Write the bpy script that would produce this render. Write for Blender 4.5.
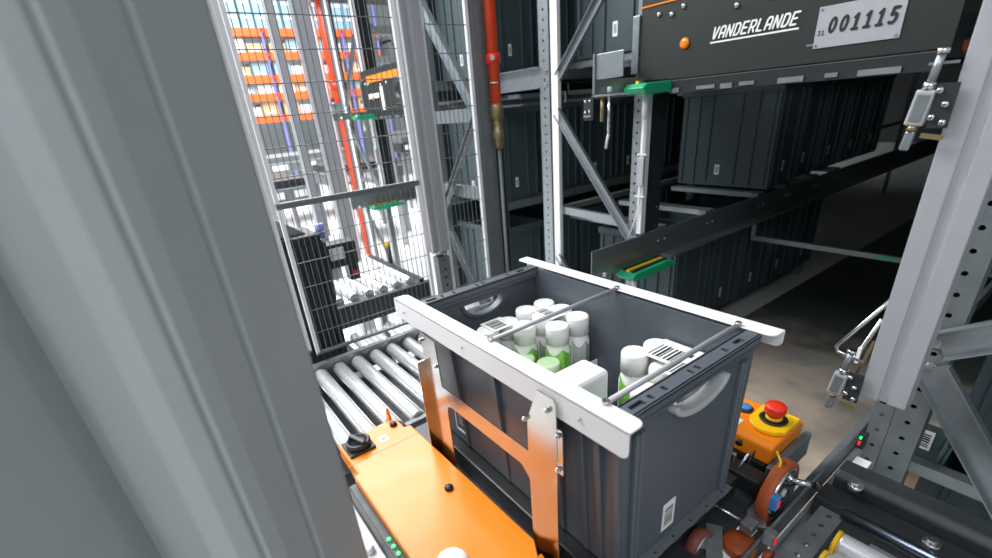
import bpy, bmesh, math, random
from mathutils import Vector, Matrix
random.seed(7)
scn = bpy.context.scene
for o in list(bpy.data.objects): bpy.data.objects.remove(o)
COL = scn.collection
R = math.radians

# ------------------------------------------------------------------ camera
def view_axes(yaw, pitch, roll):
    b, a, r = R(yaw), R(pitch), R(roll)
    f = Vector((math.cos(a)*math.cos(b), math.cos(a)*math.sin(b), -math.sin(a)))
    rt = Vector((math.sin(b), -math.cos(b), 0)); up = rt.cross(f)
    c, s = math.cos(r), math.sin(r)
    return c*rt+s*up, -s*rt+c*up, f
cd = bpy.data.cameras.new('camera'); cam = bpy.data.objects.new('camera', cd); COL.objects.link(cam)
rt, up, fw = view_axes(145.64, 25.65, -5.2)
cam.matrix_world = Matrix(((rt.x, up.x, -fw.x, 0), (rt.y, up.y, -fw.y, 0), (rt.z, up.z, -fw.z, 1.65), (0, 0, 0, 1)))
cd.sensor_width = 36; cd.sensor_fit = 'HORIZONTAL'; cd.lens = 460.55/992*36
cd.shift_x = (496-491.03)/992; cd.shift_y = (330.27-279)/992
cd.clip_start = 0.02; cd.clip_end = 200
cd.dof.use_dof = True; cd.dof.focus_distance = 1.15; cd.dof.aperture_fstop = 3.0
scn.camera = cam

# ------------------------------------------------------------------ light
w = bpy.data.worlds.new('hall_air'); scn.world = w; w.use_nodes = True
w.node_tree.nodes['Background'].inputs[0].default_value = (0.86, 0.95, 1.0, 1)
w.node_tree.nodes['Background'].inputs[1].default_value = 0.36
def lamp(name, loc, aim, sx, sy, power, col=(1, 0.97, 0.93)):
    l = bpy.data.lights.new(name, 'AREA'); l.shape = 'RECTANGLE'; l.size = sx; l.size_y = sy
    l.energy = power; l.color = col
    o = bpy.data.objects.new(name, l); COL.objects.link(o); o.location = loc
    o.rotation_euler = (Vector(aim)-Vector(loc)).to_track_quat('-Z', 'Y').to_euler()
    return o
lamp('hall_light_near', (-1.9, -0.6, 4.4), (-0.9, 0.6, 0.8), 2.6, 0.7, 58, (0.97, 0.98, 1))
lamp('hall_light_aisle_mouth', (1.6, -1.6, 4.2), (-0.6, 0.8, 0.9), 2.4, 0.7, 42, (0.95, 0.98, 1))
lamp('hall_light_far', (-8.5, 2.5, 6.5), (-8.5, 3.2, 0), 6, 5, 1350, (0.97, 0.99, 1))
lamp('hall_light_middle', (-5.0, -1.2, 5.2), (-5.0, 1.2, 0), 4, 2, 300, (0.97, 0.99, 1))
vs = scn.view_settings
vs.view_transform = 'Standard'; vs.look = 'None'; vs.gamma = 1; vs.use_curve_mapping = False
vs.exposure = 0.45

# ------------------------------------------------------------------ materials
def srgb(r, g, b):
    f = lambda c: (c/255/12.92) if c/255 <= 0.04045 else ((c/255+0.055)/1.055)**2.4
    return (f(r), f(g), f(b), 1)
MATS = {}
def mat(name, rgb, rough=0.5, metal=0.0, noise=0.08, scale=40, bump=0.0, stretch=None, spec=0.5, emit=None, alpha=None, trans=0.0):
    if name in MATS: return MATS[name]
    m = bpy.data.materials.new(name); m.use_nodes = True; nt = m.node_tree
    p = nt.nodes['Principled BSDF']
    c = srgb(*rgb)
    p.inputs['Roughness'].default_value = rough; p.inputs['Metallic'].default_value = metal
    p.inputs['Specular IOR Level'].default_value = spec
    p.inputs['Transmission Weight'].default_value = trans
    tc = nt.nodes.new('ShaderNodeTexCoord'); nz = nt.nodes.new('ShaderNodeTexNoise')
    nz.inputs['Scale'].default_value = scale; nz.inputs['Detail'].default_value = 4
    src = tc.outputs['Object']
    if stretch:
        mp = nt.nodes.new('ShaderNodeMapping'); mp.inputs['Scale'].default_value = stretch
        nt.links.new(src, mp.inputs['Vector']); src = mp.outputs['Vector']
    nt.links.new(src, nz.inputs['Vector'])
    mx = nt.nodes.new('ShaderNodeMix'); mx.data_type = 'RGBA'
    mx.inputs['A'].default_value = tuple(min(1, v*(1-noise)) for v in c[:3])+(1,)
    mx.inputs['B'].default_value = tuple(min(1, v*(1+noise)) for v in c[:3])+(1,)
    nt.links.new(nz.outputs['Fac'], mx.inputs['Factor']); nt.links.new(mx.outputs['Result'], p.inputs['Base Color'])
    rr = nt.nodes.new('ShaderNodeMapRange')
    rr.inputs['To Min'].default_value = max(0.02, rough-0.08); rr.inputs['To Max'].default_value = min(1, rough+0.08)
    nt.links.new(nz.outputs['Fac'], rr.inputs['Value']); nt.links.new(rr.outputs['Result'], p.inputs['Roughness'])
    if bump:
        b = nt.nodes.new('ShaderNodeBump'); b.inputs['Strength'].default_value = bump; b.inputs['Distance'].default_value = 0.001
        nt.links.new(nz.outputs['Fac'], b.inputs['Height']); nt.links.new(b.outputs['Normal'], p.inputs['Normal'])
    if emit:
        p.inputs['Emission Color'].default_value = srgb(*rgb); p.inputs['Emission Strength'].default_value = emit
    MATS[name] = m
    return m
M = dict(
    tote=mat('dark_tote_plastic', (84, 90, 98), 0.42, 0, 0.12, 60, 0.15),
    rack_tote=mat('rack_tote_plastic', (62, 76, 80), 0.5, 0, 0.15, 30, 0.1),
    white_paint=mat('white_powder_coat', (226, 224, 226), 0.38, 0, 0.03, 50),
    galv=mat('galvanised_steel', (150, 156, 160), 0.38, 0.75, 0.18, 35, 0.05),
    galv_dull=mat('dull_galvanised_steel', (122, 128, 130), 0.5, 0.5, 0.2, 25, 0.05),
    steel=mat('polished_steel', (205, 205, 205), 0.22, 1, 0.06, 60),
    roller=mat('zinc_roller', (232, 233, 235), 0.3, 0.6, 0.06, 30, 0, (1, 14, 14)),
    stainless=mat('stainless_plate', (186, 182, 178), 0.17, 1, 0.05, 30, 0.02),
    alu=mat('grey_anodised_profile', (172, 172, 177), 0.45, 0.25, 0.05, 30),
    column=mat('light_grey_column', (172, 176, 178), 0.6, 0.0, 0.04, 30),
    orange=mat('orange_powder_coat', (240, 134, 24), 0.33, 0, 0.05, 14, 0.03),
    yellow=mat('yellow_plastic', (250, 196, 20), 0.35, 0, 0.04, 30),
    red=mat('red_plastic', (225, 48, 30), 0.35, 0, 0.04, 30),
    blue=mat('blue_plastic', (66, 138, 205), 0.35, 0, 0.04, 30),
    black=mat('black_plastic', (34, 36, 38), 0.42, 0, 0.15, 40, 0.05),
    blackmetal=mat('black_painted_metal', (50, 54, 58), 0.36, 0.2, 0.12, 30),
    tyre=mat('brown_polyurethane', (172, 82, 40), 0.45, 0, 0.12, 30),
    belt=mat('red_brown_belt', (124, 62, 56), 0.6, 0, 0.15, 60),
    bottle=mat('white_bottle_plastic', (236, 236, 234), 0.38, 0, 0.02, 30),
    cap=mat('white_cap_plastic', (244, 243, 240), 0.35, 0, 0.02, 30),
    green_label=mat('green_label', (112, 178, 62), 0.45, 0, 0.35, 45),
    grey_label=mat('grey_label_print', (150, 156, 152), 0.5, 0, 0.2, 60),
    card=mat('white_carton', (232, 234, 236), 0.6, 0, 0.03, 20),
    film=mat('clear_film', (228, 232, 230), 0.2, 0, 0.05, 20),
    paper=mat('sticker_paper', (232, 232, 230), 0.6, 0, 0.02, 30),
    ink=mat('black_ink', (30, 30, 32), 0.6, 0, 0.05, 30),
    grip=mat('pale_grip_plastic', (176, 178, 178), 0.45, 0, 0.06, 40),
    green=mat('green_bumper', (28, 160, 112), 0.4, 0, 0.06, 30),
    redpipe=mat('red_pipe_paint', (214, 66, 26), 0.35, 0, 0.06, 20),
    brass=mat('brass_fitting', (150, 132, 96), 0.4, 0.7, 0.2, 60),
    wire=mat('grey_mesh_wire', (120, 124, 126), 0.4, 0.5, 0.08, 30),
    led=mat('green_led', (30, 200, 90), 0.3, 0, 0, 30, emit=1.5),
    ledred=mat('red_led', (225, 40, 40), 0.3, 0, 0, 30, emit=0.5),
    amber=mat('amber_lens', (236, 130, 30), 0.25, 0, 0.05, 30),
    cable=mat('white_cable', (215, 215, 212), 0.5, 0, 0.03, 30),
    darkcable=mat('dark_cable', (40, 40, 42), 0.5, 0, 0.05, 30),
    rackorange=mat('orange_rack_beam', (232, 100, 40), 0.45, 0, 0.08, 12),
    rackblue=mat('blue_rack_post', (128, 130, 202), 0.45, 0, 0.08, 12),
    bluebox=mat('pale_blue_bin', (138, 168, 182), 0.35, 0, 0.12, 12),
    carton=mat('brown_carton', (196, 168, 130), 0.7, 0, 0.08, 12),
    whitebox=mat('white_box', (235, 236, 238), 0.6, 0, 0.04, 12),
    shaft=mat('blued_steel_shaft', (104, 114, 130), 0.25, 1, 0.08, 30),
    panel=mat('matt_black_panel', (27, 31, 29), 0.6, 0, 0.12, 30),
    concrete=mat('hall_floor_concrete', (214, 215, 214), 0.55, 0, 0.08, 2.2),
    wall=mat('hall_wall_sheet', (206, 210, 212), 0.6, 0, 0.05, 3),
    deck=mat('dark_deck', (52, 54, 56), 0.7, 0, 0.1, 4),
)
# aisle floor: worn brown stained concrete, light and dimness painted in
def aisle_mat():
    m = bpy.data.materials.new('stained_shaded_aisle_floor'); m.use_nodes = True; nt = m.node_tree; p = nt.nodes['Principled BSDF']
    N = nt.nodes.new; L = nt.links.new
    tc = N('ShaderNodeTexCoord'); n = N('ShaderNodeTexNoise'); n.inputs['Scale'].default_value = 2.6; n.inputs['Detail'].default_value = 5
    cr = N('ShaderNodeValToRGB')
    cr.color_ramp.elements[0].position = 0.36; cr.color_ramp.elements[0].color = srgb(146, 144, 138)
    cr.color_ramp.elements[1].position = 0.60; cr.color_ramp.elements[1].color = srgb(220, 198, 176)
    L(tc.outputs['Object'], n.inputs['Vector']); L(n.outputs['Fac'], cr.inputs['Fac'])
    # brown stain lightened for the light by the aisle mouth, dimness painted beyond, ragged edge
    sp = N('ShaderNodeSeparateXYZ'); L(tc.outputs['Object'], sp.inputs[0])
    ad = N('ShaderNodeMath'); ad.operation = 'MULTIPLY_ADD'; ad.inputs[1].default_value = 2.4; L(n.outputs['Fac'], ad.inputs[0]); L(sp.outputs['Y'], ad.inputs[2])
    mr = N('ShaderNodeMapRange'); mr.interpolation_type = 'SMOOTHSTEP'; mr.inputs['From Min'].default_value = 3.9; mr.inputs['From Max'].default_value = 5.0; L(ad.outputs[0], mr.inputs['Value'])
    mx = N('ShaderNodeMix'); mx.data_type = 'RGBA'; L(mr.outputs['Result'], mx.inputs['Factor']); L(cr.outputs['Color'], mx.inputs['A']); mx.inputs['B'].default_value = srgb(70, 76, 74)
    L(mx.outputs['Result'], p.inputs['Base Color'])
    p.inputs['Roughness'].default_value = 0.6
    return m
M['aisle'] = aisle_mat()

# ------------------------------------------------------------------ mesh builder (world coordinates)
def wloc(o):
    v = Vector((0, 0, 0))
    while o is not None: v += o.location; o = o.parent
    return v
class MB:
    def __init__(self): self.v = []; self.f = []; self.s = []
    def add(self, vs, fs, smooth=False):
        n = len(self.v); self.v += [tuple(p) for p in vs]
        self.f += [tuple(i+n for i in f) for f in fs]; self.s += [smooth]*len(fs); return self
    def box(self, x0, x1, y0, y1, z0, z1):
        vs = [(x, y, z) for x in (x0, x1) for y in (y0, y1) for z in (z0, z1)]
        return self.add(vs, [(0, 1, 3, 2), (4, 6, 7, 5), (0, 4, 5, 1), (2, 3, 7, 6), (0, 2, 6, 4), (1, 5, 7, 3)])
    def bar(self, a, b, w, h, upv=(0, 0, 1)):
        a = Vector(a); b = Vector(b); d = (b-a).normalized(); u = Vector(upv); s = d.cross(u)
        if s.length < 1e-4: s = d.cross(Vector((1, 0, 0)))
        s.normalize(); u = s.cross(d).normalized()
        vs = []
        for p in (a, b):
            for i, j in ((-1, -1), (1, -1), (1, 1), (-1, 1)): vs.append(p+s*(w/2*i)+u*(h/2*j))
        return self.add(vs, [(3, 2, 1, 0), (4, 5, 6, 7), (0, 1, 5, 4), (1, 2, 6, 5), (2, 3, 7, 6), (3, 0, 4, 7)])
    def channel(self, a, b, w, h, t, upv=(0, 0, 1)):
        # a U section: web plus two flanges
        a = Vector(a); b = Vector(b); d = (b-a).normalized(); u = Vector(upv); s = d.cross(u).normalized(); u = s.cross(d).normalized()
        self.bar(a, b, w, t, u)
        for k in (-1, 1): self.bar(a+s*(k*(w-t)/2)+u*(h/2), b+s*(k*(w-t)/2)+u*(h/2), t, h, u)
        return self
    def cyl(self, a, b, r, n=14, r2=None, cap=True):
        a = Vector(a); b = Vector(b); r2 = r if r2 is None else r2
        d = (b-a).normalized(); s = d.orthogonal().normalized(); u = d.cross(s)
        vs = []
        for p, rr in ((a, r), (b, r2)):
            for i in range(n):
                t = 2*math.pi*i/n; vs.append(p+s*(math.cos(t)*rr)+u*(math.sin(t)*rr))
        self.add(vs, [(i, (i+1) % n, n+(i+1) % n, n+i) for i in range(n)], True)
        if cap:
            k = len(self.v)-2*n
            self.f.append(tuple(k+i for i in reversed(range(n)))); self.f.append(tuple(k+n+i for i in range(n))); self.s += [False, False]
        return self
    def tube(self, pts, r, n=8):
        pts = [Vector(p) for p in pts]; rings = []; prev = None
        for i, p in enumerate(pts):
            d = (pts[min(i+1, len(pts)-1)]-pts[max(i-1, 0)]).normalized()
            if prev is None: s = d.orthogonal().normalized()
            else: s = (prev-d*prev.dot(d)).normalized()
            prev = s; u = d.cross(s)
            rings.append([p+s*(math.cos(2*math.pi*k/n)*r)+u*(math.sin(2*math.pi*k/n)*r) for k in range(n)])
        vs = [q for rg in rings for q in rg]; fs = []
        for i in range(len(pts)-1):
            for k in range(n): fs.append((i*n+k, i*n+(k+1) % n, (i+1)*n+(k+1) % n, (i+1)*n+k))
        fs.append(tuple(reversed(range(n)))); fs.append(tuple((len(pts)-1)*n+k for k in range(n)))
        return self.add(vs, fs, True)
    def lathe(self, c, prof, n=24, axis='z', smooth=True):
        # prof: (radius, height) along the axis from c
        c = Vector(c); vs = []
        ax = {'z': (Vector((1, 0, 0)), Vector((0, 1, 0)), Vector((0, 0, 1))), 'x': (Vector((0, 1, 0)), Vector((0, 0, 1)), Vector((1, 0, 0))), 'y': (Vector((0, 0, 1)), Vector((1, 0, 0)), Vector((0, 1, 0)))}[axis]
        for r, h in prof:
            for k in range(n):
                t = 2*math.pi*k/n; vs.append(c+ax[0]*(math.cos(t)*r)+ax[1]*(math.sin(t)*r)+ax[2]*h)
        fs = []
        for i in range(len(prof)-1):
            for k in range(n): fs.append((i*n+k, i*n+(k+1) % n, (i+1)*n+(k+1) % n, (i+1)*n+k))
        m = len(prof)
        fs.append(tuple(reversed(range(n)))); fs.append(tuple((m-1)*n+k for k in range(n)))
        self.add(vs, fs, smooth)
        self.s[-1] = False; self.s[-2] = False
        return self
    def prism(self, poly, a, b, axis):
        # poly: 2D points; axis 'x': (y,z), 'y': (x,z), 'z': (x,y)
        n = len(poly)
        def P(p, t): return {'x': (t, p[0], p[1]), 'y': (p[0], t, p[1]), 'z': (p[0], p[1], t)}[axis]
        vs = [P(p, a) for p in poly]+[P(p, b) for p in poly]
        fs = [tuple(range(n))[::-1], tuple(range(n, 2*n))]+[(i, (i+1) % n, n+(i+1) % n, n+i) for i in range(n)]
        return self.add(vs, fs)
    def perf(self, o, u, v, width, pitch, count, r, th, seg=8):
        # plate with a row of round holes: o corner, u across (unit), v along (unit)
        o = Vector(o); u = Vector(u); v = Vector(v); nrm = u.cross(v)
        for c in range(count):
            ce = o+u*(width/2)+v*(pitch*(c+0.5))
            rim = []; out = []
            for k in range(seg):
                t = 2*math.pi*(k+0.5)/seg; rim.append((math.cos(t)*r, math.sin(t)*r))
                x, y = math.cos(t), math.sin(t); q = max(abs(x), abs(y)); x, y = x/q, y/q
                # snap to the 8 point square outline
                out.append((width/2*x, pitch/2*y))
            vs = []
            for off in (0, -th):
                vs += [ce+u*p[0]+v*p[1]+nrm*off for p in out]+[ce+u*p[0]+v*p[1]+nrm*off for p in rim]
            fs = []; n = seg
            for k in range(n):
                j = (k+1) % n
                fs.append((k, j, n+j, n+k)); fs.append((2*n+j, 2*n+k, 3*n+k, 3*n+j)); fs.append((n+k, n+j, 3*n+j, 3*n+k))
                a, b = out[k], out[j]
            # corner triangles between the octagon outline and the rectangle
            for sx, sy in ((1, 1), (-1, 1), (-1, -1), (1, -1)):
                pr = [p for p in out if p[0]*sx > 0 and p[1]*sy > 0]
                tri = [ce+u*p[0]+v*p[1] for p in pr]+[ce+u*(sx*width/2)+v*(sy*pitch/2)]
                if len(tri) == 3:
                    base = len(vs); vs += tri; fs.append((base, base+1, base+2))
            self.add(vs, fs)
        return self
    def build(self, name, m, parent=None, bevel=0.0, seg=2, loc=None):
        base = wloc(parent) if parent else Vector(loc or (0, 0, 0))
        me = bpy.data.meshes.new(name)
        me.from_pydata([tuple(Vector(p)-base) for p in self.v], [], self.f)
        me.polygons.foreach_set('use_smooth', self.s); me.materials.append(M[m] if isinstance(m, str) else m)
        bm = bmesh.new(); bm.from_mesh(me); bmesh.ops.recalc_face_normals(bm, faces=bm.faces); bm.to_mesh(me); bm.free()
        me.update()
        o = bpy.data.objects.new(name, me); COL.objects.link(o)
        if parent: o.parent = parent
        else: o.location = base
        if bevel:
            b = o.modifiers.new('bevel', 'BEVEL'); b.width = bevel; b.segments = seg; b.limit_method = 'ANGLE'; b.angle_limit = R(40)
            b.harden_normals = False
        return o
def tag(o, label=None, cat=None, group=None, kind=None):
    if label: o['label'] = label
    if cat: o['category'] = cat
    if group: o['group'] = group
    if kind: o['kind'] = kind
    return o
def thing(name, loc, label, cat, group=None):
    o = bpy.data.objects.new(name, None); o.empty_display_size = 0.05; COL.objects.link(o); o.location = loc
    return tag(o, label, cat, group)
def copy_tree(o, parent=None):
    c = o.copy(); COL.objects.link(c); c.parent = parent
    for ch in list(o.children): copy_tree(ch, c)
    return c
def struct(name, mb, m, bevel=0.0): return tag(mb.build(name, m, None, bevel), kind='structure')
def piece(src, loc, parent):
    # another instance of a small part mesh, at a world position
    c = bpy.data.objects.new(src.name.split('.')[0], src.data); COL.objects.link(c); c.parent = parent
    c.location = Vector(loc)-wloc(parent); return c
def arc(cx, cy, r, a0, a1, n=6):
    return [(cx+r*math.cos(R(a0+(a1-a0)*i/n)), cy+r*math.sin(R(a0+(a1-a0)*i/n))) for i in range(n+1)]
GLYPH = {  # strokes on a unit box, x 0..0.6, y 0..1
    'V': [[(0, 1), (0.22, 0), (0.34, 0), (0.6, 1)]], 'A': [[(0, 0), (0, 0.8), (0.15, 1), (0.45, 1), (0.6, 0.8), (0.6, 0)], [(0, 0.38), (0.6, 0.38)]],
    'N': [[(0, 0), (0, 1)], [(0.04, 0.96), (0.56, 0.04)], [(0.6, 0), (0.6, 1)]], 'D': [[(0, 0), (0, 1), (0.42, 1), (0.6, 0.8), (0.6, 0.2), (0.42, 0), (0, 0)]],
    'E': [[(0.6, 1), (0, 1), (0, 0), (0.6, 0)], [(0, 0.5), (0.52, 0.5)]], 'R': [[(0, 0), (0, 1), (0.45, 1), (0.6, 0.86), (0.6, 0.58), (0.45, 0.44), (0, 0.44)], [(0.3, 0.44), (0.6, 0)]],
    'L': [[(0, 1), (0, 0), (0.55, 0)]],
    '0': [[(0.30+0.30*math.sin(R(k*30)), 0.5+0.5*math.cos(R(k*30))) for k in range(13)]],
    '1': [[(0.08, 0.80), (0.32, 1), (0.32, 0)], [(0.06, 0), (0.58, 0)]],
    '5': [[(0.56, 1), (0.10, 1), (0.06, 0.56), (0.30, 0.62), (0.50, 0.54), (0.60, 0.36), (0.54, 0.14), (0.36, 0), (0.16, 0), (0.02, 0.06)]],
    '3': [[(0.02, 0.92), (0.20, 1), (0.42, 1), (0.56, 0.86), (0.50, 0.62), (0.25, 0.54), (0.52, 0.46), (0.6, 0.2), (0.42, 0), (0.18, 0), (0.0, 0.08)]],
}
def lettering(name, body, x0, x1, y, z0, h, stroke, shear, m, parent, fill=0.74):
    # painted characters on a panel facing -y, drawn as thin raised strokes between x0 and x1
    n = len(body); pitch = (x1-x0)/(n-1+fill); wd = pitch*fill/0.6; mb = MB(); hh = h-stroke; c = 0
    for i, ch in enumerate(body):
        for line in GLYPH[ch]:
            P = [Vector((x0+stroke/2+i*pitch+px*(wd-stroke/0.6)+shear*(pz-0.5)*h, y, z0+stroke/2+pz*hh)) for px, pz in line]
            for a, b in zip(P, P[1:]):
                c += 1; d = Vector((0, -c*1.5e-5, 0)); mb.bar(a+d, b+d, stroke, 0.0008, (0, -1, 0))
            for p in P:
                c += 1; p = p+Vector((0, -c*1.5e-5, 0)); mb.cyl(p+Vector((0, 0.0004, 0)), p-Vector((0, 0.0004, 0)), stroke/2, 10)
    return mb.build(name, m, parent)
def barcode(parent, o, u, v, n, wdt, hgt, name='barcode_sticker', rows=9, frame=True):
    # paper sticker with printed bars; o = corner, u across, v up, n outwards
    o, u, v, n = map(Vector, (o, u, v, n))
    def rect(mb, a, b, c, d, t0, t1):
        q = [o+u*x+v*y+n*t for t in (t0, t1) for x, y in ((a, c), (b, c), (b, d), (a, d))]
        mb.add(q, [(3, 2, 1, 0), (4, 5, 6, 7), (0, 1, 5, 4), (1, 2, 6, 5), (2, 3, 7, 6), (3, 0, 4, 7)])
    mb = MB(); rect(mb, 0, wdt, 0, hgt, 0, 0.0008); s = mb.build(name, 'paper', parent)
    mb = MB(); rnd = random.Random(int(abs(o.x*977)+abs(o.y*313)))
    y = hgt*0.14
    for i in range(rows):
        h = hgt*0.72/rows*rnd.uniform(0.3, 0.75)
        rect(mb, wdt*0.16, wdt*0.84, y, y+h, 0.0008, 0.001); y += hgt*0.72/rows
    k = mb.build('printed_bars', 'ink', s if s.parent is None or s.parent.parent is None else None)
    if k.parent is None: k.parent = parent
    return s

# ================================================================== SETTING
struct('floor', MB().box(-30, -1.56, -6, 16, -0.1, 0).box(-1.56, 3, -6, 1.25, -0.1, 0).box(-1.56, -0.2, 1.25, 1.6, -0.1, 0), 'concrete')
struct('floor_rack', MB().box(-0.2, 3, 1.25, 16, -0.1, 0), 'deck')  # concrete under the right rack coloured dark in place of shade
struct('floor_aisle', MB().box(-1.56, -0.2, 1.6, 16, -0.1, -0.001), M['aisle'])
struct('wall_far', MB().box(-26.2, -26, -6, 16, -0.1, 8), 'wall')
struct('wall_back', MB().box(-26, 3, 16, 16.2, -0.1, 8), 'deck')
struct('shade_deck', MB().box(-6.5, 3, 1.9, 16, 2.95, 3.05), 'deck')  # unseen deck added above the racks to darken the aisle

# ================================================================== FOREGROUND TOTE
TX0, TX1, TY0, TY1, TZ0, TZ1 = -0.933, -0.332, 0.438, 0.800, 0.90, 1.245
def make_tote():
    t = thing('storage_tote', (-0.63, 0.62, TZ0), 'open dark grey plastic tote full of white bottles between white rails', 'tote')
    th = 0.006; dx = 0.012
    # long walls
    for nm, y, yo in (('front', TY0, 1), ('rear', TY1, -1)):
        mb = MB()
        vs = [(TX0, y, TZ1), (TX1, y, TZ1), (TX1-dx, y+yo*dx, TZ0), (TX0+dx, y+yo*dx, TZ0)]
        vi = [(a, b+yo*th, c) for a, b, c in vs]
        mb.add(vs+vi, [(0, 1, 2, 3), (7, 6, 5, 4), (0, 4, 5, 1), (1, 5, 6, 2), (2, 6, 7, 3), (3, 7, 4, 0)])
        mb.build('side_wall', 'tote', t)
        # vertical ribs on the outside
        for x in (-0.925, -0.80, -0.64, -0.47, -0.41, -0.375, -0.338):
            r = MB(); w2 = 0.006
            r.add([(x-w2, y-yo*0.012, TZ1-0.02), (x+w2, y-yo*0.012, TZ1-0.02), (x+w2, y-yo*0.001+yo*dx*0.9, TZ0), (x-w2, y-yo*0.001+yo*dx*0.9, TZ0),
                   (x-w2, y+yo*0.002, TZ1-0.02), (x+w2, y+yo*0.002, TZ1-0.02), (x+w2, y+yo*dx, TZ0), (x-w2, y+yo*dx, TZ0)],
                  [(0, 1, 2, 3), (7, 6, 5, 4), (0, 4, 5, 1), (1, 5, 6, 2), (2, 6, 7, 3), (3, 7, 4, 0)])
            r.build('rib', 'tote', t, 0.002, 1)
    # end walls with a half-moon grip opening
    for x, xo, cy, hw, zt, dep in ((TX0, 1, 0.622, 0.075, 1.205, 0.05), (TX1, -1, 0.622, 0.078, 1.214, 0.036)):
        def curve(sgn):
            return [(cy+sgn*hw*math.cos(R(a)), zt-dep*math.sin(R(a))) for a in range(0, 91, 10)]
        for sgn, ye in ((-1, TY0), (1, TY1)):
            ye2 = ye+(dx if sgn < 0 else -dx)
            poly = [(cy, TZ1), (ye, TZ1), (ye2, TZ0), (cy, TZ0)]+list(reversed(curve(sgn)))+[(cy, zt)]
            mb = MB().prism(poly, x, x+xo*th, 'x')
            mb.build('end_wall', 'tote', t)
        gm = 'grip' if xo < 0 else 'tote'
        pts = [(x-xo*0.006, cy+hw*math.cos(R(a)), zt-dep*math.sin(R(a))) for a in range(0, 181, 10)]
        poly = [(p[1], p[2]) for p in pts]+[(cy+(hw-0.012)*math.cos(R(a)), zt-(dep-0.012)*math.sin(R(a))) for a in range(180, -1, -10)]
        g = MB().prism(poly, x-xo*0.016, x+xo*0.010, 'x').build('grip_lip', gm, t, 0.003)
        if xo < 0: tag(g, 'pale grey half-moon grip lip')
        # inner slots above the left grip
        # frame rim of the end wall
        rim = MB(); n = 7
        xo0, xo1 = (x-xo*0.012, x+xo*0.020)
        a, b = min(xo0, xo1), max(xo0, xo1)
        rim.box(a, a+0.006, TY0, TY1, 1.205, 1.25).box(b-0.006, b, TY0, TY1, 1.225, 1.25)
        rim.build('end_rim', 'tote', t, 0.0015, 1)
        # top of the rim with slots
        tp = MB(); segs = [TY0, 0.455, 0.485, 0.497, 0.505, 0.53, 0.538, 0.60, 0.606, 0.618, 0.626, 0.70, 0.708, 0.735, 0.76, TY1]
        for i in range(0, len(segs)-1, 2): tp.box(a, b, segs[i], segs[i+1], 1.246, 1.25)
        for i in range(1, len(segs)-1, 2): tp.box(a, a+0.011, segs[i], segs[i+1], 1.246, 1.25).box(b-0.009, b, segs[i], segs[i+1], 1.246, 1.25)
        tp.box(a, b, TY0, TY1, 1.232, 1.2335)
        tag(tp.build('slotted_rim', 'tote', t), 'dark rim strip with slots')
        for y in (0.466, 0.478, 0.762, 0.775):
            MB().prism([(y-0.005, TZ1-0.04), (y+0.005, TZ1-0.04), (y+0.005+(0.622-y)*0.04, TZ0), (y-0.005+(0.622-y)*0.04, TZ0)], x-xo*0.009, x+xo*0.001, 'x').build('rib', 'tote', t, 0.002, 1)
    MB().box(TX0+dx, TX1-dx, TY0+dx, TY1-dx, TZ0, TZ0+0.008).build('base', 'tote', t)
    # slotted steel strip along the bottom of the near end
    s = MB().perf((TX1+0.002, 0.45, TZ0+0.006), (1, 0, 0), (0, 1, 0), 0.018, 0.055, 6, 0.0035, 0.003).box(TX1-0.004, TX1+0.002, 0.45, 0.78, TZ0-0.004, TZ0+0.006)
    tag(s.build('bottom_strip', 'galv_dull', t), 'grey perforated metal strip along the tote foot')
    barcode(t, (TX1+0.0005, 0.562, 0.925), (0, 1, 0), (0, 0, 1), (1, 0, 0), 0.036, 0.066, rows=8)
    # label on the front wall: outlined frame
    f = MB()
    for a in ((-0.845, -0.795, 0.93, 0.934), (-0.845, -0.795, 0.996, 1.0), (-0.845, -0.841, 0.93, 1.0), (-0.799, -0.795, 0.93, 1.0)):
        f.box(a[0], a[1], TY0+0.0080, TY0+0.0125, a[2], a[3])
    tag(f.build('label_frame', 'paper', t), 'white outlined label square')
    for k in range(3): MB().box(-0.83, -0.81, TY0+0.0085, TY0+0.012, 0.952+k*0.011, 0.957+k*0.011).build('label_print', 'grey_label', t)
    return t
make_tote()

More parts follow.
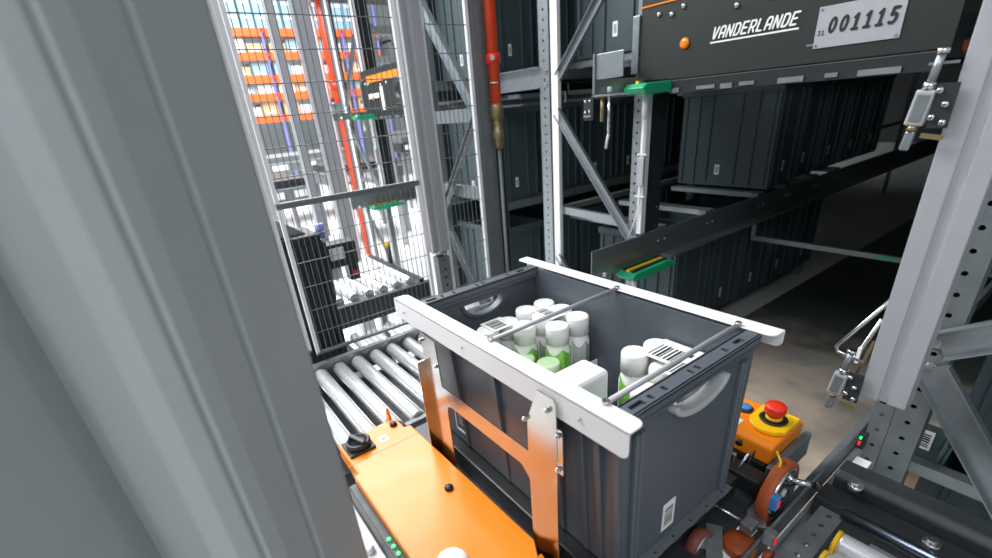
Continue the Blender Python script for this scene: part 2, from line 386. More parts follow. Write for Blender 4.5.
def make_frame():
    t = thing('tote_carrier_frame', (-0.65, 0.62, 1.2), 'white angle rails with steel cross rods and bracket around the dark tote', 'carrier frame')
    x0, x1 = -1.002, -0.298
    def rail(yo, yi, drop):
        # yo outer edge, yi inner edge; rounded flange ends
        s = 1 if yi > yo else -1; r = 0.014; w = abs(yi-yo)
        pts = [(x0, yo), (x1, yo)]
        pts += [(x1-r+r*math.cos(R(a)), yi-s*r+s*r*math.sin(R(a))) for a in range(0, 91, 15)]
        pts += [(x0+r-r*math.sin(R(a)), yi-s*r+s*r*math.cos(R(a))) for a in range(0, 91, 15)]
        mb = MB().prism(pts, 1.2505, 1.2535, 'z')
        pv = [(x0, 1.2535), (x1, 1.2535)]+[(x1-r+r*math.cos(R(a)), 1.2535-drop+r-r*math.sin(R(a))) for a in range(0, 91, 15)]
        pv += [(x0+r-r*math.sin(R(a)), 1.2535-drop+r-r*math.cos(R(a))) for a in range(0, 91, 15)]
        mb.prism(pv, yo, yo+s*0.003, 'y')
        return tag(mb.build('angle_rail', 'white_paint', t, 0.001, 1), 'white L-section rail with rounded ends')
    rail(0.406, 0.443, 0.047); rail(0.836, 0.797, 0.036)
    for x in (-0.645, -0.364):
        MB().cyl((x, 0.437, 1.2545), (x, 0.800, 1.2545), 0.0048, 12).build('cross_rod', 'alu', t)
        for y in (0.437, 0.80): MB().cyl((x, y, 1.2535), (x, y, 1.2600), 0.006, 8).build('rod_end_nut', 'steel', t)
    # H-shaped bracket of bright sheet
    y0, y1 = 0.3995, 0.4025
    pl = [(-0.872, 1.208), (-0.806, 1.206), (-0.800, 1.095)]
    pl += [(-0.800, 1.095), (-0.503, 1.100)]
    pl += [(-0.501, 1.170), (-0.473, 1.243), (-0.434, 1.243), (-0.429, 1.235), (-0.431, 0.847), (-0.503, 0.847), (-0.503, 1.035)]
    pl += [(-0.525, 1.0555), (-0.77, 1.053), (-0.787, 1.045), (-0.790, 1.03), (-0.79, 0.847), (-0.872, 0.847)]
    q = []
    for p in pl:
        if not q or q[-1] != p: q.append(p)
    b = MB().prism(q, y0, y1, 'y').build('bracket_plate', 'stainless', t, 0.0008, 1); tag(b, 'bright bent sheet bracket mirroring the orange cover')
    MB().box(-0.875, -0.872, 0.382, y1, 0.847, 1.135).build('bracket_flange', 'stainless', t)
    def bolt(x, y, z, r=0.006, l=0.006):
        o = MB().cyl((x, y, z), (x, y-l, z), r, 6).cyl((x, y-l, z), (x, y-l-0.002, z), r*0.55, 8).build('bolt', 'steel', t, 0.0005, 1); return o
    for x, z in ((-0.447, 1.217), (-0.867, 1.19), (-0.503, 1.172), (-0.424, 1.18), (-0.424, 1.112), (-0.81, 1.145)): bolt(x, y0, z, 0.005)
    for x, z in ((-0.95, 1.231), (-0.70, 1.231), (-0.385, 1.231)): bolt(x, 0.406, z, 0.0035, 0.003)
    MB().box(-0.429, -0.417, 0.401, 0.406, 1.10, 1.19).build('slot_strip', 'steel', t)
    return t
make_frame()

# ------------------------------------------------------------------ bottles in the tote
def make_bottle(kind):
    t = thing('spray_bottle', (0, 0, 0), 'x', 'bottle', 'white capped bottles in the tote')
    r, h = 0.0295, 0.272
    MB().lathe((0, 0, 0), [(r-0.004, 0), (r, 0.004), (r, h-0.066), (r-0.002, h-0.058), (0.0245, h-0.048), (0.0245, h-0.04)], 22).build('body', 'bottle', t)
    cp = MB().lathe((0, 0, 0), [(0.0276, h-0.045), (0.0276, h-0.004), (0.0256, h), (0.022, h)], 22)
    cp.build('cap', 'greencap' if kind == 2 else 'cap', t)
    ga = MB(); n = 10
    for (a0, a1, mt, z0, z1) in (((-110, 25, 'green_label', h-0.16, h-0.052),) if kind else ((-140, -72, 'green_label', h-0.16, h-0.055), (-66, 30, 'grey_label', h-0.16, h-0.056))):
        mb = MB(); vs = []
        for k in range(n+1):
            a = R(a0+(a1-a0)*k/n); e = (r+0.0006); top = z1-0.018*abs(math.sin(k/n*math.pi*1.5))
            vs += [(e*math.cos(a), e*math.sin(a), z0), (e*math.cos(a), e*math.sin(a), top), ((e-0.0012)*math.cos(a), (e-0.0012)*math.sin(a), z0), ((e-0.0012)*math.cos(a), (e-0.0012)*math.sin(a), top)]
        fs = []
        for k in range(n):
            i = 4*k; fs += [(i, i+4, i+5, i+1), (i+6, i+2, i+3, i+7), (i+1, i+5, i+7, i+3), (i+4, i, i+2, i+6)]
        mb.add(vs, fs, True).build('label_band', mt, t)
    return t
M['greencap'] = mat('pale_green_cap', (176, 204, 160), 0.35, 0, 0.15, 40)
b0 = make_bottle(0); b1 = make_bottle(1); b2 = make_bottle(2)
spots = [  # x, y, z offset, turn, kind, label
    (-0.842, 0.752, 0, 20, 0, 'white capped bottle in the back left corner of the tote'),
    (-0.842, 0.690, 0, 40, 1, 'white capped bottle second from the back, along the grip end'),
    (-0.842, 0.628, -0.012, 0, 0, 'white capped bottle third from the back, along the grip end'),
    (-0.842, 0.566, -0.014, 0, 1, 'white capped bottle nearest the front rail at the grip end'),
    (-0.782, 0.756, 0, 10, 1, 'white capped bottle at the rear wall, middle of its pack'),
    (-0.782, 0.694, 0, 0, 0, 'white capped bottle in the very middle of the left pack'),
    (-0.782, 0.632, -0.004, 15, 1, 'green labelled bottle just behind the thin rod, front of its pack'),
    (-0.720, 0.750, 0.0, -5, 0, 'white bottle with printed grey label at the rear wall, right end of its pack'),
    (-0.722, 0.684, -0.004, 0, 1, 'white bottle with green label facing the camera, right front of the left pack'),
    (-0.512, 0.700, 0, -10, 1, 'white bottle with green label standing alone left of the barcoded pack'),
    (-0.500, 0.757, 0, 0, 0, 'white capped bottle at the rear wall behind the barcoded pack'),
    (-0.452, 0.765, -0.006, 0, 1, 'white capped bottle in the back right of the tote, half under film'),
    (-0.440, 0.640, -0.03, 5, 1, 'white bottle with green label below the second rod near the slotted rim'),
    (-0.395, 0.765, -0.01, 0, 0, 'white capped bottle in the back right corner below the slotted rim'),
    (-0.445, 0.702, -0.01, 0, 1, 'white capped bottle in the middle of the right pack under the barcode sheet'),
    (-0.385, 0.70, -0.012, 0, 0, 'white capped bottle right of the middle of the right pack, by the rim'),
    (-0.752, 0.60, -0.075, 30, 2, 'low green topped bottle beside the white carton, left one'),
    (-0.695, 0.628, -0.072, 60, 2, 'low green topped bottle beside the white carton, right one'),
]
first = {0: b0, 1: b1, 2: b2}; used = set()
for x, y, dz, rz, k, lab in spots:
    src = first[k]
    o = src if k not in used else copy_tree(src); used.add(k)
    o.location = (x, y, TZ0+0.0085+min(dz, 0)*0); o.rotation_euler = (0, 0, R(rz)); o['label'] = lab
    if dz < -0.05: o.scale = (1, 1, 0.74); 
    elif dz < 0: o.scale = (1, 1, 1+dz/0.272)
# stickers on cap tops of the packs
def cap_sheet(name, x0, x1, y0, y1, z, label):
    t = thing(name, ((x0+x1)/2, (y0+y1)/2, z), label, 'sticker')
    mb = MB(); mb.box(x0, x1, y0, y1, z, z+0.0012); mb.build('sheet', 'paper', t)
    mb = MB(); k = 9
    for i in range(k):
        a = x0+(x1-x0)*(0.12+0.76*i/k); mb.box(a, a+(x1-x0)*0.76/k*(0.35+0.4*((i*7) % 3)/2), y0+(y1-y0)*0.12, y0+(y1-y0)*0.72, z+0.0012, z+0.0015)
    mb.build('printed_bars', 'ink', t)
ZC = TZ0+0.0085+0.272
cap_sheet('barcode_sheet', -0.872, -0.812, 0.565, 0.628, ZC-0.0115, 'barcode sheet on the caps nearest the front rail, grip end')
cap_sheet('barcode_sheet', -0.822, -0.745, 0.690, 0.735, ZC+0.0003, 'barcode sheet across the middle caps of the left bottle pack')
cap_sheet('barcode_sheet', -0.50, -0.405, 0.70, 0.785, ZC+0.0003, 'large barcode sheet over the right bottle pack behind the second rod')
cap_sheet('barcode_sheet', -0.430, -0.365, 0.665, 0.745, ZC+0.002, 'small barcode sheet beside the slotted rim, partly under the rod')
c = thing('white_carton', (-0.567, 0.565, TZ0), 'plain white carton standing between the two bottle packs', 'carton')
MB().box(-0.604, -0.530, 0.480, 0.648, TZ0+0.0085, 1.152).build('box_body', 'card', c, 0.012, 3)
MB().box(-0.572, -0.562, 0.494, 0.634, 1.1522, 1.1528).build('tape', 'film', c)
c = thing('pack_tray', (-0.78, 0.67, TZ0), 'white card tray edge around the left bottle pack', 'tray')
tz = TZ0+0.0085
MB().box(-0.688, -0.685, 0.70, 0.785, tz, tz+0.15).build('tray_side', 'card', c); MB().box(-0.75, -0.688, 0.652, 0.655, tz, tz+0.12).build('tray_front', 'card', c)

# ================================================================== SHUTTLE UNDER THE TOTE
def make_cart():
    t = thing('tote_shuttle', (-0.65, 0.62, 0.80), 'orange and black shuttle vehicle carrying the grey tote', 'shuttle')
    MB().box(-1.03, -0.29, 0.205, 1.055, 0.80, 0.845).build('chassis', 'blackmetal', t, 0.004)
    MB().box(-0.94, -0.325, 0.42, 0.83, 0.846, 0.895).build('load_bed', 'black', t, 0.004)
    # front orange cover: folded sheet, notched end and chamfered right end
    pl = [(-1.045, 0.197), (-1.056, 0.365), (-0.995, 0.367), (-0.994, 0.384), (-0.945, 0.385), (-0.493, 0.394), (-0.455, 0.372), (-0.455, 0.20), (-0.475, 0.186), (-0.905, 0.186), (-0.906, 0.197)]
    cv = MB().prism(pl, 0.846, 0.89, 'z').build('front_cover', 'orange', t, 0.004, 2)
    # inclined right nose of the cover
    MB().add([(-0.462, 0.19, 0.889), (-0.462, 0.385, 0.889), (-0.40, 0.385, 0.85), (-0.40, 0.19, 0.85), (-0.462, 0.19, 0.846), (-0.462, 0.385, 0.846), (-0.40, 0.385, 0.846), (-0.40, 0.19, 0.846)],
             [(0, 1, 2, 3), (7, 6, 5, 4), (0, 4, 5, 1), (1, 5, 6, 2), (2, 6, 7, 3), (3, 7, 4, 0)]).build('cover_nose', 'orange', t, 0.003)
    MB().box(-0.946, -0.944, 0.187, 0.385, 0.8895, 0.8903).build('cover_seam', 'rackorange', cv)
    # rotary isolator
    k = MB().box(-1.035, -0.965, 0.203, 0.272, 0.8905, 0.897).build('rotary_switch', 'black', t, 0.003)
    MB().lathe((-1.0, 0.238, 0.897), [(0.032, 0), (0.032, 0.012), (0.029, 0.015), (0.024, 0.0152), (0.023, 0.010), (0.001, 0.010)], 28).build('switch_ring', 'blackmetal', k)
    MB().bar((-1.027, 0.229, 0.912), (-0.973, 0.247, 0.912), 0.013, 0.014).build('switch_handle', 'black', k, 0.003)
    for x, y in ((-1.022, 0.347), (-0.718, 0.338)):
        MB().lathe((x, y, 0.890), [(0.0105, 0), (0.010, 0.006), (0.006, 0.0095), (0.002, 0.010)], 16).build('cover_screw', 'black', t)
    s = MB().box(-1.0, -0.972, 0.288, 0.312, 0.8905, 0.891).build('sticker', 'paper', t)
    MB().box(-0.993, -0.979, 0.294, 0.306, 0.891, 0.8913).build('sticker_print', 'grey_label', s)
    MB().lathe((-0.548, 0.240, 0.890), [(0.032, 0), (0.033, 0.006), (0.029, 0.014), (0.018, 0.020), (0.004, 0.022)], 28).build('white_dome', 'cap', t)
    # small orange guide tab behind the cover corner
    MB().prism([(-1.085, 0.846), (-1.050, 0.846), (-1.052, 0.900), (-1.066, 0.918), (-1.072, 0.90)], 0.348, 0.356, 'y').build('guide_tab', 'orange', t)
    # dark sill with green status lights along the front edge
    MB().box(-0.905, -0.46, 0.168, 0.187, 0.80, 0.868).build('light_sill', 'black', t, 0.002)
    for i in range(7):
        x = -0.70+i*0.022
        MB().cyl((x, 0.1775, 0.868), (x, 0.1775, 0.8715), 0.0045, 10).build('status_light', 'led', t)
    # white side skirt
    MB().box(-0.96, -0.46, 0.12, 0.166, 0.80, 0.815).build('side_skirt', 'white_paint', t, 0.003)
    MB().lathe((-0.745, 0.145, 0.815), [(0.010, 0), (0.010, 0.012), (0.006, 0.016), (0.002, 0.017)], 14).build('skirt_knob', 'white_paint', t)
    # rear emergency stop box
    pl = [(0.915, 0.888), (0.922, 0.926), (0.935, 0.932), (1.065, 0.932), (1.075, 0.92), (1.075, 0.888)]
    e = MB().prism(pl, -0.475, -0.303, 'x').build('stop_box', 'orange', t, 0.005)
    MB().box(-0.47, -0.308, 0.908, 1.07, 0.845, 0.8875).build('stop_box_panel', 'black', e)
    MB().cyl((-0.372, 0.922, 0.910), (-0.372, 0.9145, 0.908), 0.0075, 12).build('panel_screw', 'black', e)
    sb = (-0.345, 1.008)
    pl = [(sb[0]+0.040, 1.055), (sb[0]-0.044, 1.055)]+arc(sb[0]-0.002, sb[1]-0.012, 0.042, 180, 330, 10)+[(sb[0]+0.040, sb[1]-0.03)]
    MB().prism(pl, 0.9325, 0.944, 'z').build('yellow_shroud', 'yellow', t, 0.003)
    MB().lathe((sb[0], sb[1], 0.944), [(0.028, 0), (0.030, 0.003), (0.024, 0.003), (0.020, 0.001)], 24).build('dark_collar', 'black', t)
    b = MB().lathe((sb[0], sb[1], 0.944), [(0.013, 0), (0.013, 0.014), (0.0185, 0.016), (0.0225, 0.022), (0.0225, 0.037), (0.0205, 0.040), (0.004, 0.041)], 26).build('stop_button', 'red', t)
    MB().lathe((sb[0], sb[1], 0.9475), [(0.0175, 0), (0.0175, 0.007), (0.0135, 0.007)], 20).build('button_collar', 'yellow', b)
    MB().lathe((-0.414, 1.018, 0.9325), [(0.018, 0), (0.018, 0.004), (0.014, 0.005)], 20).build('blue_button_bezel', 'black', t)
    MB().lathe((-0.414, 1.018, 0.9365), [(0.0135, 0), (0.0135, 0.005), (0.011, 0.007), (0.003, 0.0075)], 20).build('blue_button', 'blue', t)
    MB().box(-0.418, -0.394, 0.950, 0.973, 0.9325, 0.933).build('paper_sticker', 'paper', t)
    # side plate and wheels on the right
    MB().box(-0.302, -0.286, 0.90, 1.09, 0.83, 0.895).build('end_plate', 'galv_dull', t, 0.003)
    for y in (0.875, 0.30):
        wh = MB().lathe((-0.283, y, 0.872), [(0.055, 0.008), (0.0705, 0.009), (0.0715, 0.011), (0.0715, 0.029), (0.0705, 0.031), (0.058, 0.031)], 40, 'x').build('drive_wheel', 'tyre', t)
        MB().lathe((-0.283, y, 0.872), [(0.059, 0.009), (0.059, 0.030), (0.059, 0.0345), (0.050, 0.0345), (0.042, 0.0325), (0.018, 0.0325), (0.016, 0.038), (0.009, 0.040)], 36, 'x').build('wheel_disc', 'steel', wh)
        for a in range(5):
            an = R(72*a+20); MB().cyl((-0.252, y+0.030*math.cos(an), 0.872+0.030*math.sin(an)), (-0.2475, y+0.030*math.cos(an), 0.872+0.030*math.sin(an)), 0.006, 8).build('wheel_bolt', 'blackmetal', wh)
    MB().cyl((-0.252, 0.91, 0.885), (-0.215, 0.93, 0.885), 0.007, 10).build('buffer_pin', 'steel', t)
    MB().cyl((-0.215, 0.93, 0.885), (-0.205, 0.935, 0.885), 0.011, 14).build('buffer_head', 'black', t)
    # belt pulley with red-brown belt, guide wheel lying flat
    MB().lathe((-0.318, 0.66, 0.838), [(0.034, 0), (0.034, 0.022), (0.030, 0.022)], 30, 'x').build('drive_belt', 'belt', t)
    MB().lathe((-0.318, 0.66, 0.838), [(0.029, 0.001), (0.029, 0.023), (0.02, 0.0235), (0.008, 0.028)], 24, 'x').build('belt_pulley', 'steel', t)
    MB().lathe((-0.262, 0.735, 0.806), [(0.030, 0), (0.032, 0.004), (0.032, 0.018), (0.030, 0.022), (0.012, 0.022)], 28).build('guide_wheel', 'tyre', t)
    MB().bar((-0.31, 0.72, 0.843), (-0.262, 0.64, 0.838), 0.03, 0.010).build('wheel_arm', 'galv', t, 0.002)
    MB().bar((-0.30, 0.86, 0.832), (-0.255, 0.79, 0.83), 0.034, 0.012).build('wheel_arm', 'galv', t, 0.002)
    MB().cyl((-0.345, 0.742, 0.872), (-0.262, 0.765, 0.852), 0.0035, 10).build('linkage_rod', 'steel', t)
    MB().box(-0.275, -0.25, 0.75, 0.78, 0.838, 0.862).build('linkage_block', 'galv', t, 0.003)
    MB().box(-0.365, -0.29, 0.85, 0.895, 0.84, 0.885).build('motor_box', 'black', t, 0.004)
    # light barrier sensor on the wheel
    sn = MB().box(-0.258, -0.238, 0.812, 0.830, 0.872, 0.906).build('light_sensor', 'blue', t, 0.003)
    MB().box(-0.238, -0.2368, 0.8165, 0.8255, 0.880, 0.896).build('sensor_lens', 'ledred', sn)
    MB().tube([(-0.262, 0.83, 0.90), (-0.262, 0.85, 0.925), (-0.268, 0.872, 0.95), (-0.285, 0.89, 0.955)], 0.0025).build('sensor_cable', 'yellow', t)
    MB().tube([(-0.256, 0.83, 0.90), (-0.252, 0.856, 0.922), (-0.262, 0.88, 0.944)], 0.002).build('sensor_cable', 'darkcable', t)
    # chrome hooks on the tote's far corner
    MB().box(-0.355, -0.342, 0.835, 0.845, 0.915, 0.94).build('corner_hook', 'steel', t, 0.002)
    MB().tube([(-0.335, 0.845, 0.905), (-0.33, 0.87, 0.93), (-0.328, 0.895, 0.925), (-0.33, 0.885, 0.895)], 0.003).build('wire_hook', 'steel', t)
    MB().cyl((-0.34, 0.60, 0.815), (-0.31, 0.60, 0.815), 0.016, 16).build('red_hub', 'red', t)
    return t
make_cart()

# ================================================================== RAIL + CONVEYOR at the lower right
t = thing('guide_rail', (-0.22, 1.2, 0.76), 'grey steel running rail beside the shuttle wheel, right of the aisle', 'rail')
MB().box(-0.262, -0.232, 0.25, 7.0, 0.788, 0.7995).build('rail_foot', 'galv_dull', t)
MB().box(-0.239, -0.233, 0.25, 7.0, 0.7995, 0.84).build('rail_lip', 'galv', t, 0.001, 1)
MB().prism([(0.80, 0.72), (1.10, 0.69), (1.17, 0.69), (1.24, 0.725), (1.43, 0.745), (1.43, 0.798), (1.20, 0.798), (0.80, 0.787)], -0.229, -0.221, 'x').build('guard_plate', 'alu', t, 0.002)
sn = MB().box(-0.232, -0.212, 0.752, 0.772, 0.84, 0.872).build('rail_sensor', 'galv', t, 0.003); MB().box(-0.2118, -0.2105, 0.757, 0.767, 0.846, 0.862).build('sensor_lens', 'ledred', sn)
MB().cyl((-0.222, 0.755, 0.815), (-0.208, 0.755, 0.815), 0.013, 14).build('brown_guide_roller', 'tyre', t)

t = thing('roller_conveyor', (0.0, 0.95, 0.74), 'black framed roller conveyor in the lower right corner', 'conveyor')
pl = [(1.005, 0.80), (1.005, 0.872), (1.018, 0.885), (1.062, 0.885), (1.075, 0.87), (1.075, 0.80)]
MB().prism(pl, -0.205, 0.45, 'x').build('cover_beam', 'blackmetal', t, 0.004)
MB().box(-0.215, 0.45, 0.945, 1.004, 0.79, 0.848).build('lower_beam', 'black', t, 0.003)
MB().cyl((-0.158, 0.93, 0.851), (0.45, 0.93, 0.851), 0.0125, 18).build('drive_shaft', 'shaft', t)
p = MB().perf((-0.196, 0.72, 0.846), (1, 0, 0), (0, 1, 0), 0.042, 0.0345, 6, 0.006, 0.004).build('perforated_bracket', 'galv_dull', t)
MB().box(-0.196, -0.154, 0.70, 0.72, 0.842, 0.846).box(-0.196, -0.192, 0.70, 0.927, 0.76, 0.842).build('bracket_leg', 'galv_dull', t)
for i in range(3):
    y = 0.862-i*0.068
    r = MB().lathe((-0.138, y, 0.835), [(0.020, 0), (0.0245, 0.002), (0.025, 0.006), (0.025, 0.58), (0.02, 0.585)], 26, 'x').build('roller', 'roller', t)
    MB().lathe((-0.146, y, 0.835), [(0.019, 0), (0.0262, 0.001), (0.0262, 0.007), (0.020, 0.008)], 26, 'x').build('yellow_ring', 'yellow', r)
for x, y, z in ((-0.165, 1.0, 0.877), (-0.03, 0.975, 0.849), (0.06, 0.975, 0.849), (0.15, 0.975, 0.849)):
    b = MB().cyl((x, y, z-0.01), (x, y, z+0.003), 0.014, 16).build('washer', 'steel', t); MB().cyl((x, y, z+0.003), (x, y, z+0.010), 0.0085, 6).build('bolt_head', 'steel', b)
MB().box(-0.10, 0.45, 0.895, 0.905, 0.80, 0.838).build('inner_rail', 'galv_dull', t)
MB().box(-0.2, -0.165, 1.03, 1.06, 0.7, 0.80).build('support_leg', 'blackmetal', t); MB().box(0.3, 0.34, 0.95, 0.99, 0.0, 0.79).build('support_leg', 'blackmetal', t)
MB().box(-0.2, -0.165, 0.95, 0.98, 0.0, 0.79).build('support_leg', 'blackmetal', t)

# ================================================================== LEFT ROLLER CONVEYOR
t = thing('roller_conveyor', (-1.33, 0.65, 0.72), 'steel roller conveyor between the mesh fence and the orange cover', 'conveyor')
MB().box(-1.605, -1.585, -0.1, 1.25, 0.775, 0.862).build('side_frame', 'galv', t, 0.002)
MB().box(-1.085, -1.065, 0.40, 1.25, 0.775, 0.835).build('side_frame', 'galv_dull', t, 0.002)
MB().box(-1.58, -1.09, -0.1, 1.25, 0.74, 0.752).build('under_tray', 'black', t)
r0 = MB().lathe((-1.580, 0, 0), [(0.019, 0), (0.0235, 0.002), (0.025, 0.006), (0.025, 0.486), (0.0235, 0.490), (0.019, 0.492)], 22, 'x').build('roller', 'roller', None)
r0.parent = t; r0.location = Vector((0, -0.07, 0.823))-wloc(t)
MB().lathe((-1.20, -0.07, 0.823), [(0.0253, 0), (0.0253, 0.008)], 22, 'x').build('groove_ring', 'galv_dull', r0).location = (0, 0, 0)
for i in range(1, 17): piece(r0, (0, -0.07+i*0.0715+0.02, 0.823), t)
for i in range(8):
    y = 0.02+i*0.143
    MB().bar((-1.578, y+0.01, 0.8635), (-1.578, y+0.065, 0.8635), 0.012, 0.004).build('cover_clip', 'galv_dull', t)
for y in (0.0, 1.15):
    for x in (-1.598, -1.075): MB().box(x-0.018, x+0.018, y, y+0.04, 0, 0.775).build('support_leg', 'galv_dull', t)

# ================================================================== MESH FENCE
def mesh_panel(y0, y1, z0, z1, x, label, post=None):
    t = thing('mesh_panel', (x, (y0+y1)/2, z0), label, 'fence panel', 'wire mesh fence panels')
    fr = MB()
    MB().box(x-0.008, x+0.008, y0, y1, z0, z0+0.009).build('frame_bar', 'wire', t); MB().box(x-0.008, x+0.008, y0, y1, z1-0.009, z1).build('frame_bar', 'wire', t)
    MB().box(x-0.008, x+0.008, y0, y0+0.012, z0+0.009, z1-0.009).build('frame_bar', 'white_paint', t); MB().box(x-0.008, x+0.008, y1-0.012, y1, z0+0.009, z1-0.009).build('frame_bar', 'white_paint', t)
    mb = MB(); y = y0+0.02
    while y < y1-0.012:
        mb.cyl((x, y, z0+0.01), (x, y, z1-0.01), 0.00135, 5, cap=False); y += 0.02
    z = z0+0.085
    while z < z1-0.02:
        mb.cyl((x+0.003, y0, z), (x+0.003, y1, z), 0.0017, 5, cap=False); z += 0.0875
    tag(mb.build('wire_mesh', 'wire', t), 'fine grey wire mesh', kind='stuff')
    return t
FX = -1.63
mesh_panel(-0.35, 0.31, 0.90, 2.45, FX, 'wire mesh fence panel mostly behind the big grey column')
mesh_panel(0.325, 0.845, 1.421, 2.45, FX, 'upper wire mesh fence panel left of the aluminium guide post')
mesh_panel(0.325, 0.845, 0.88, 1.42, FX, 'lower wire mesh fence panel above the steel rollers')
mesh_panel(0.935, 1.135, 0.88, 2.45, FX, 'narrow wire mesh fence panel right of the aluminium guide post')

# ================================================================== BIG BLURRED COLUMN at the left
pl = [(-0.70, 0.118), (-0.455, 0.0840), (-0.448, 0.0800), (-0.394, 0.0300), (-0.398, 0.0272), (-0.391, 0.0240), (-0.366, 0.000), (-0.357, -0.013), (-0.360, -0.0155), (-0.355, -0.019), (-0.352, -0.034), (-0.362, -0.050), (-0.42, -0.083),
      (-0.475, -0.101), (-0.455, -0.115), (-0.32, -0.235), (-0.28, -0.32), (-0.75, -0.32)]
t = MB().prism(pl, 0.0, 3.2, 'z').build('guide_column', 'column', None, 0.004, 3)
tag(t, 'large light grey profiled column filling the left foreground, out of focus', 'column')

# ================================================================== POSTS, RACKS
def upright(parent, x0, x1, y0, y1, z0, z1, face='y-', name='upright', m='galv', pitch=0.05, r=0.0065, off=0.0):
    # perforated face, back closed to darken its holes; face: which side carries the holes
    n = int((z1-z0)/pitch); h = n*pitch; th = 0.003; mb = MB()
    if face == 'y-':
        mb.perf((x0, y0, z0+off), (1, 0, 0), (0, 0, 1), x1-x0, pitch, n, r, th)
        mb.box(x0, x0+th, y0+th, y1, z0, z0+h).box(x1-th, x1, y0+th, y1, z0, z0+h)
        mb.box(x0+th, x1-th, y1-th, y1, z0, z0+h)
    else:
        mb.perf((x1, y0, z0+off), (0, 1, 0), (0, 0, 1), y1-y0, pitch, n, r, th)
        mb.box(x0, x1-th, y0, y0+th, z0, z0+h).box(x0, x1-th, y1-th, y1, z0, z0+h)
        mb.box(x0, x0+th, y0+th, y1-th, z0, z0+h)
    return mb.build(name, m, parent)
def brace(parent, a, b, wd=0.045, name='brace', m='galv'):
    mb = MB(); mb.channel(a, b, wd, 0.022, 0.003, (0, -1, 0)); return mb.build(name, m, parent)
def bolt_at(parent, x, y, z, n=(0, -1, 0), r=0.009, m='steel'):
    n = Vector(n); p = Vector((x, y, z))
    b = MB().cyl(p, p+n*0.003, r*1.35, 14).build('bolt', m, parent); MB().cyl(p+n*0.003, p+n*0.009, r*0.8, 6).build('bolt_head', m, b); return b

def guide_post(x0, x1, y, zb, label, s=1):
    t = thing('guide_post', ((x0+x1)/2, y, zb), label, 'guide post')
    w3 = (x1-x0)
    # extruded profile: two flat bands and a shallow channel between them
    pl = [(x0, y), (x0+w3*0.40, y), (x0+w3*0.43, y+0.006), (x0+w3*0.60, y+0.006), (x0+w3*0.63, y), (x1, y), (x1, y+0.05), (x0, y+0.05)]
    MB().prism(pl, zb, 2.9, 'z').build('profile', 'alu', t, 0.002, 2)
    MB().box(x0+w3*0.45, x0+w3*0.6, y+0.007, y+0.03, zb-0.004, zb).build('end_slot', 'black', t)
    return t
def latch(t_label, x, y, z):
    # roller lever switch on a small bracket: body, plunger, lever, bolts
    t = thing('lever_switch', (x, y, z), t_label, 'switch', 'lever switches on the guide posts')
    P = lambda k, dx=0, dy=0: Vector((x+dx+0.10*k, y+dy, z+k))
    MB().bar(P(-0.026), P(0.026), 0.025, 0.014, (0, -1, 0)).build('switch_body', 'alu', t, 0.003)
    MB().bar(P(-0.019, 0, -0.0075), P(0.019, 0, -0.0075), 0.015, 0.002, (0, -1, 0)).build('switch_window', 'galv_dull', t)
    MB().cyl(P(0.026), P(0.036), 0.008, 12).build('switch_collar', 'steel', t); MB().cyl(P(0.036), P(0.075), 0.0055, 12).build('plunger', 'galv', t); MB().cyl(P(0.075), P(0.082), 0.008, 12).build('plunger_head', 'steel', t)
    MB().cyl(P(-0.034), P(-0.026), 0.007, 12).build('switch_collar', 'brass', t); MB().bar(P(-0.064), P(-0.034), 0.013, 0.009, (0, -1, 0)).build('lever', 'galv', t, 0.003)
    MB().box(x+0.014, x+0.040, y-0.003, y+0.002, z-0.030, z+0.034).build('bracket', 'blackmetal', t)
    MB().bar((x+0.012, y-0.006, z-0.040), (x+0.040, y-0.006, z-0.044), 0.007, 0.007).build('bracket_lip', 'brass', t)
    MB().box(x-0.006, x+0.030, y+0.002, y+0.006, z+0.060, z+0.064).build('stay', 'galv', t)
    for bx, bz in ((0.019, 0.024), (0.018, -0.014), (0.033, -0.022), (0.030, 0.004)):
        MB().lathe((x+bx, y-0.003, z+bz), [(0.0055, 0), (0.005, -0.004), (0.0025, -0.0065)], 10, 'y').build('bolt', 'steel', t)
    return t

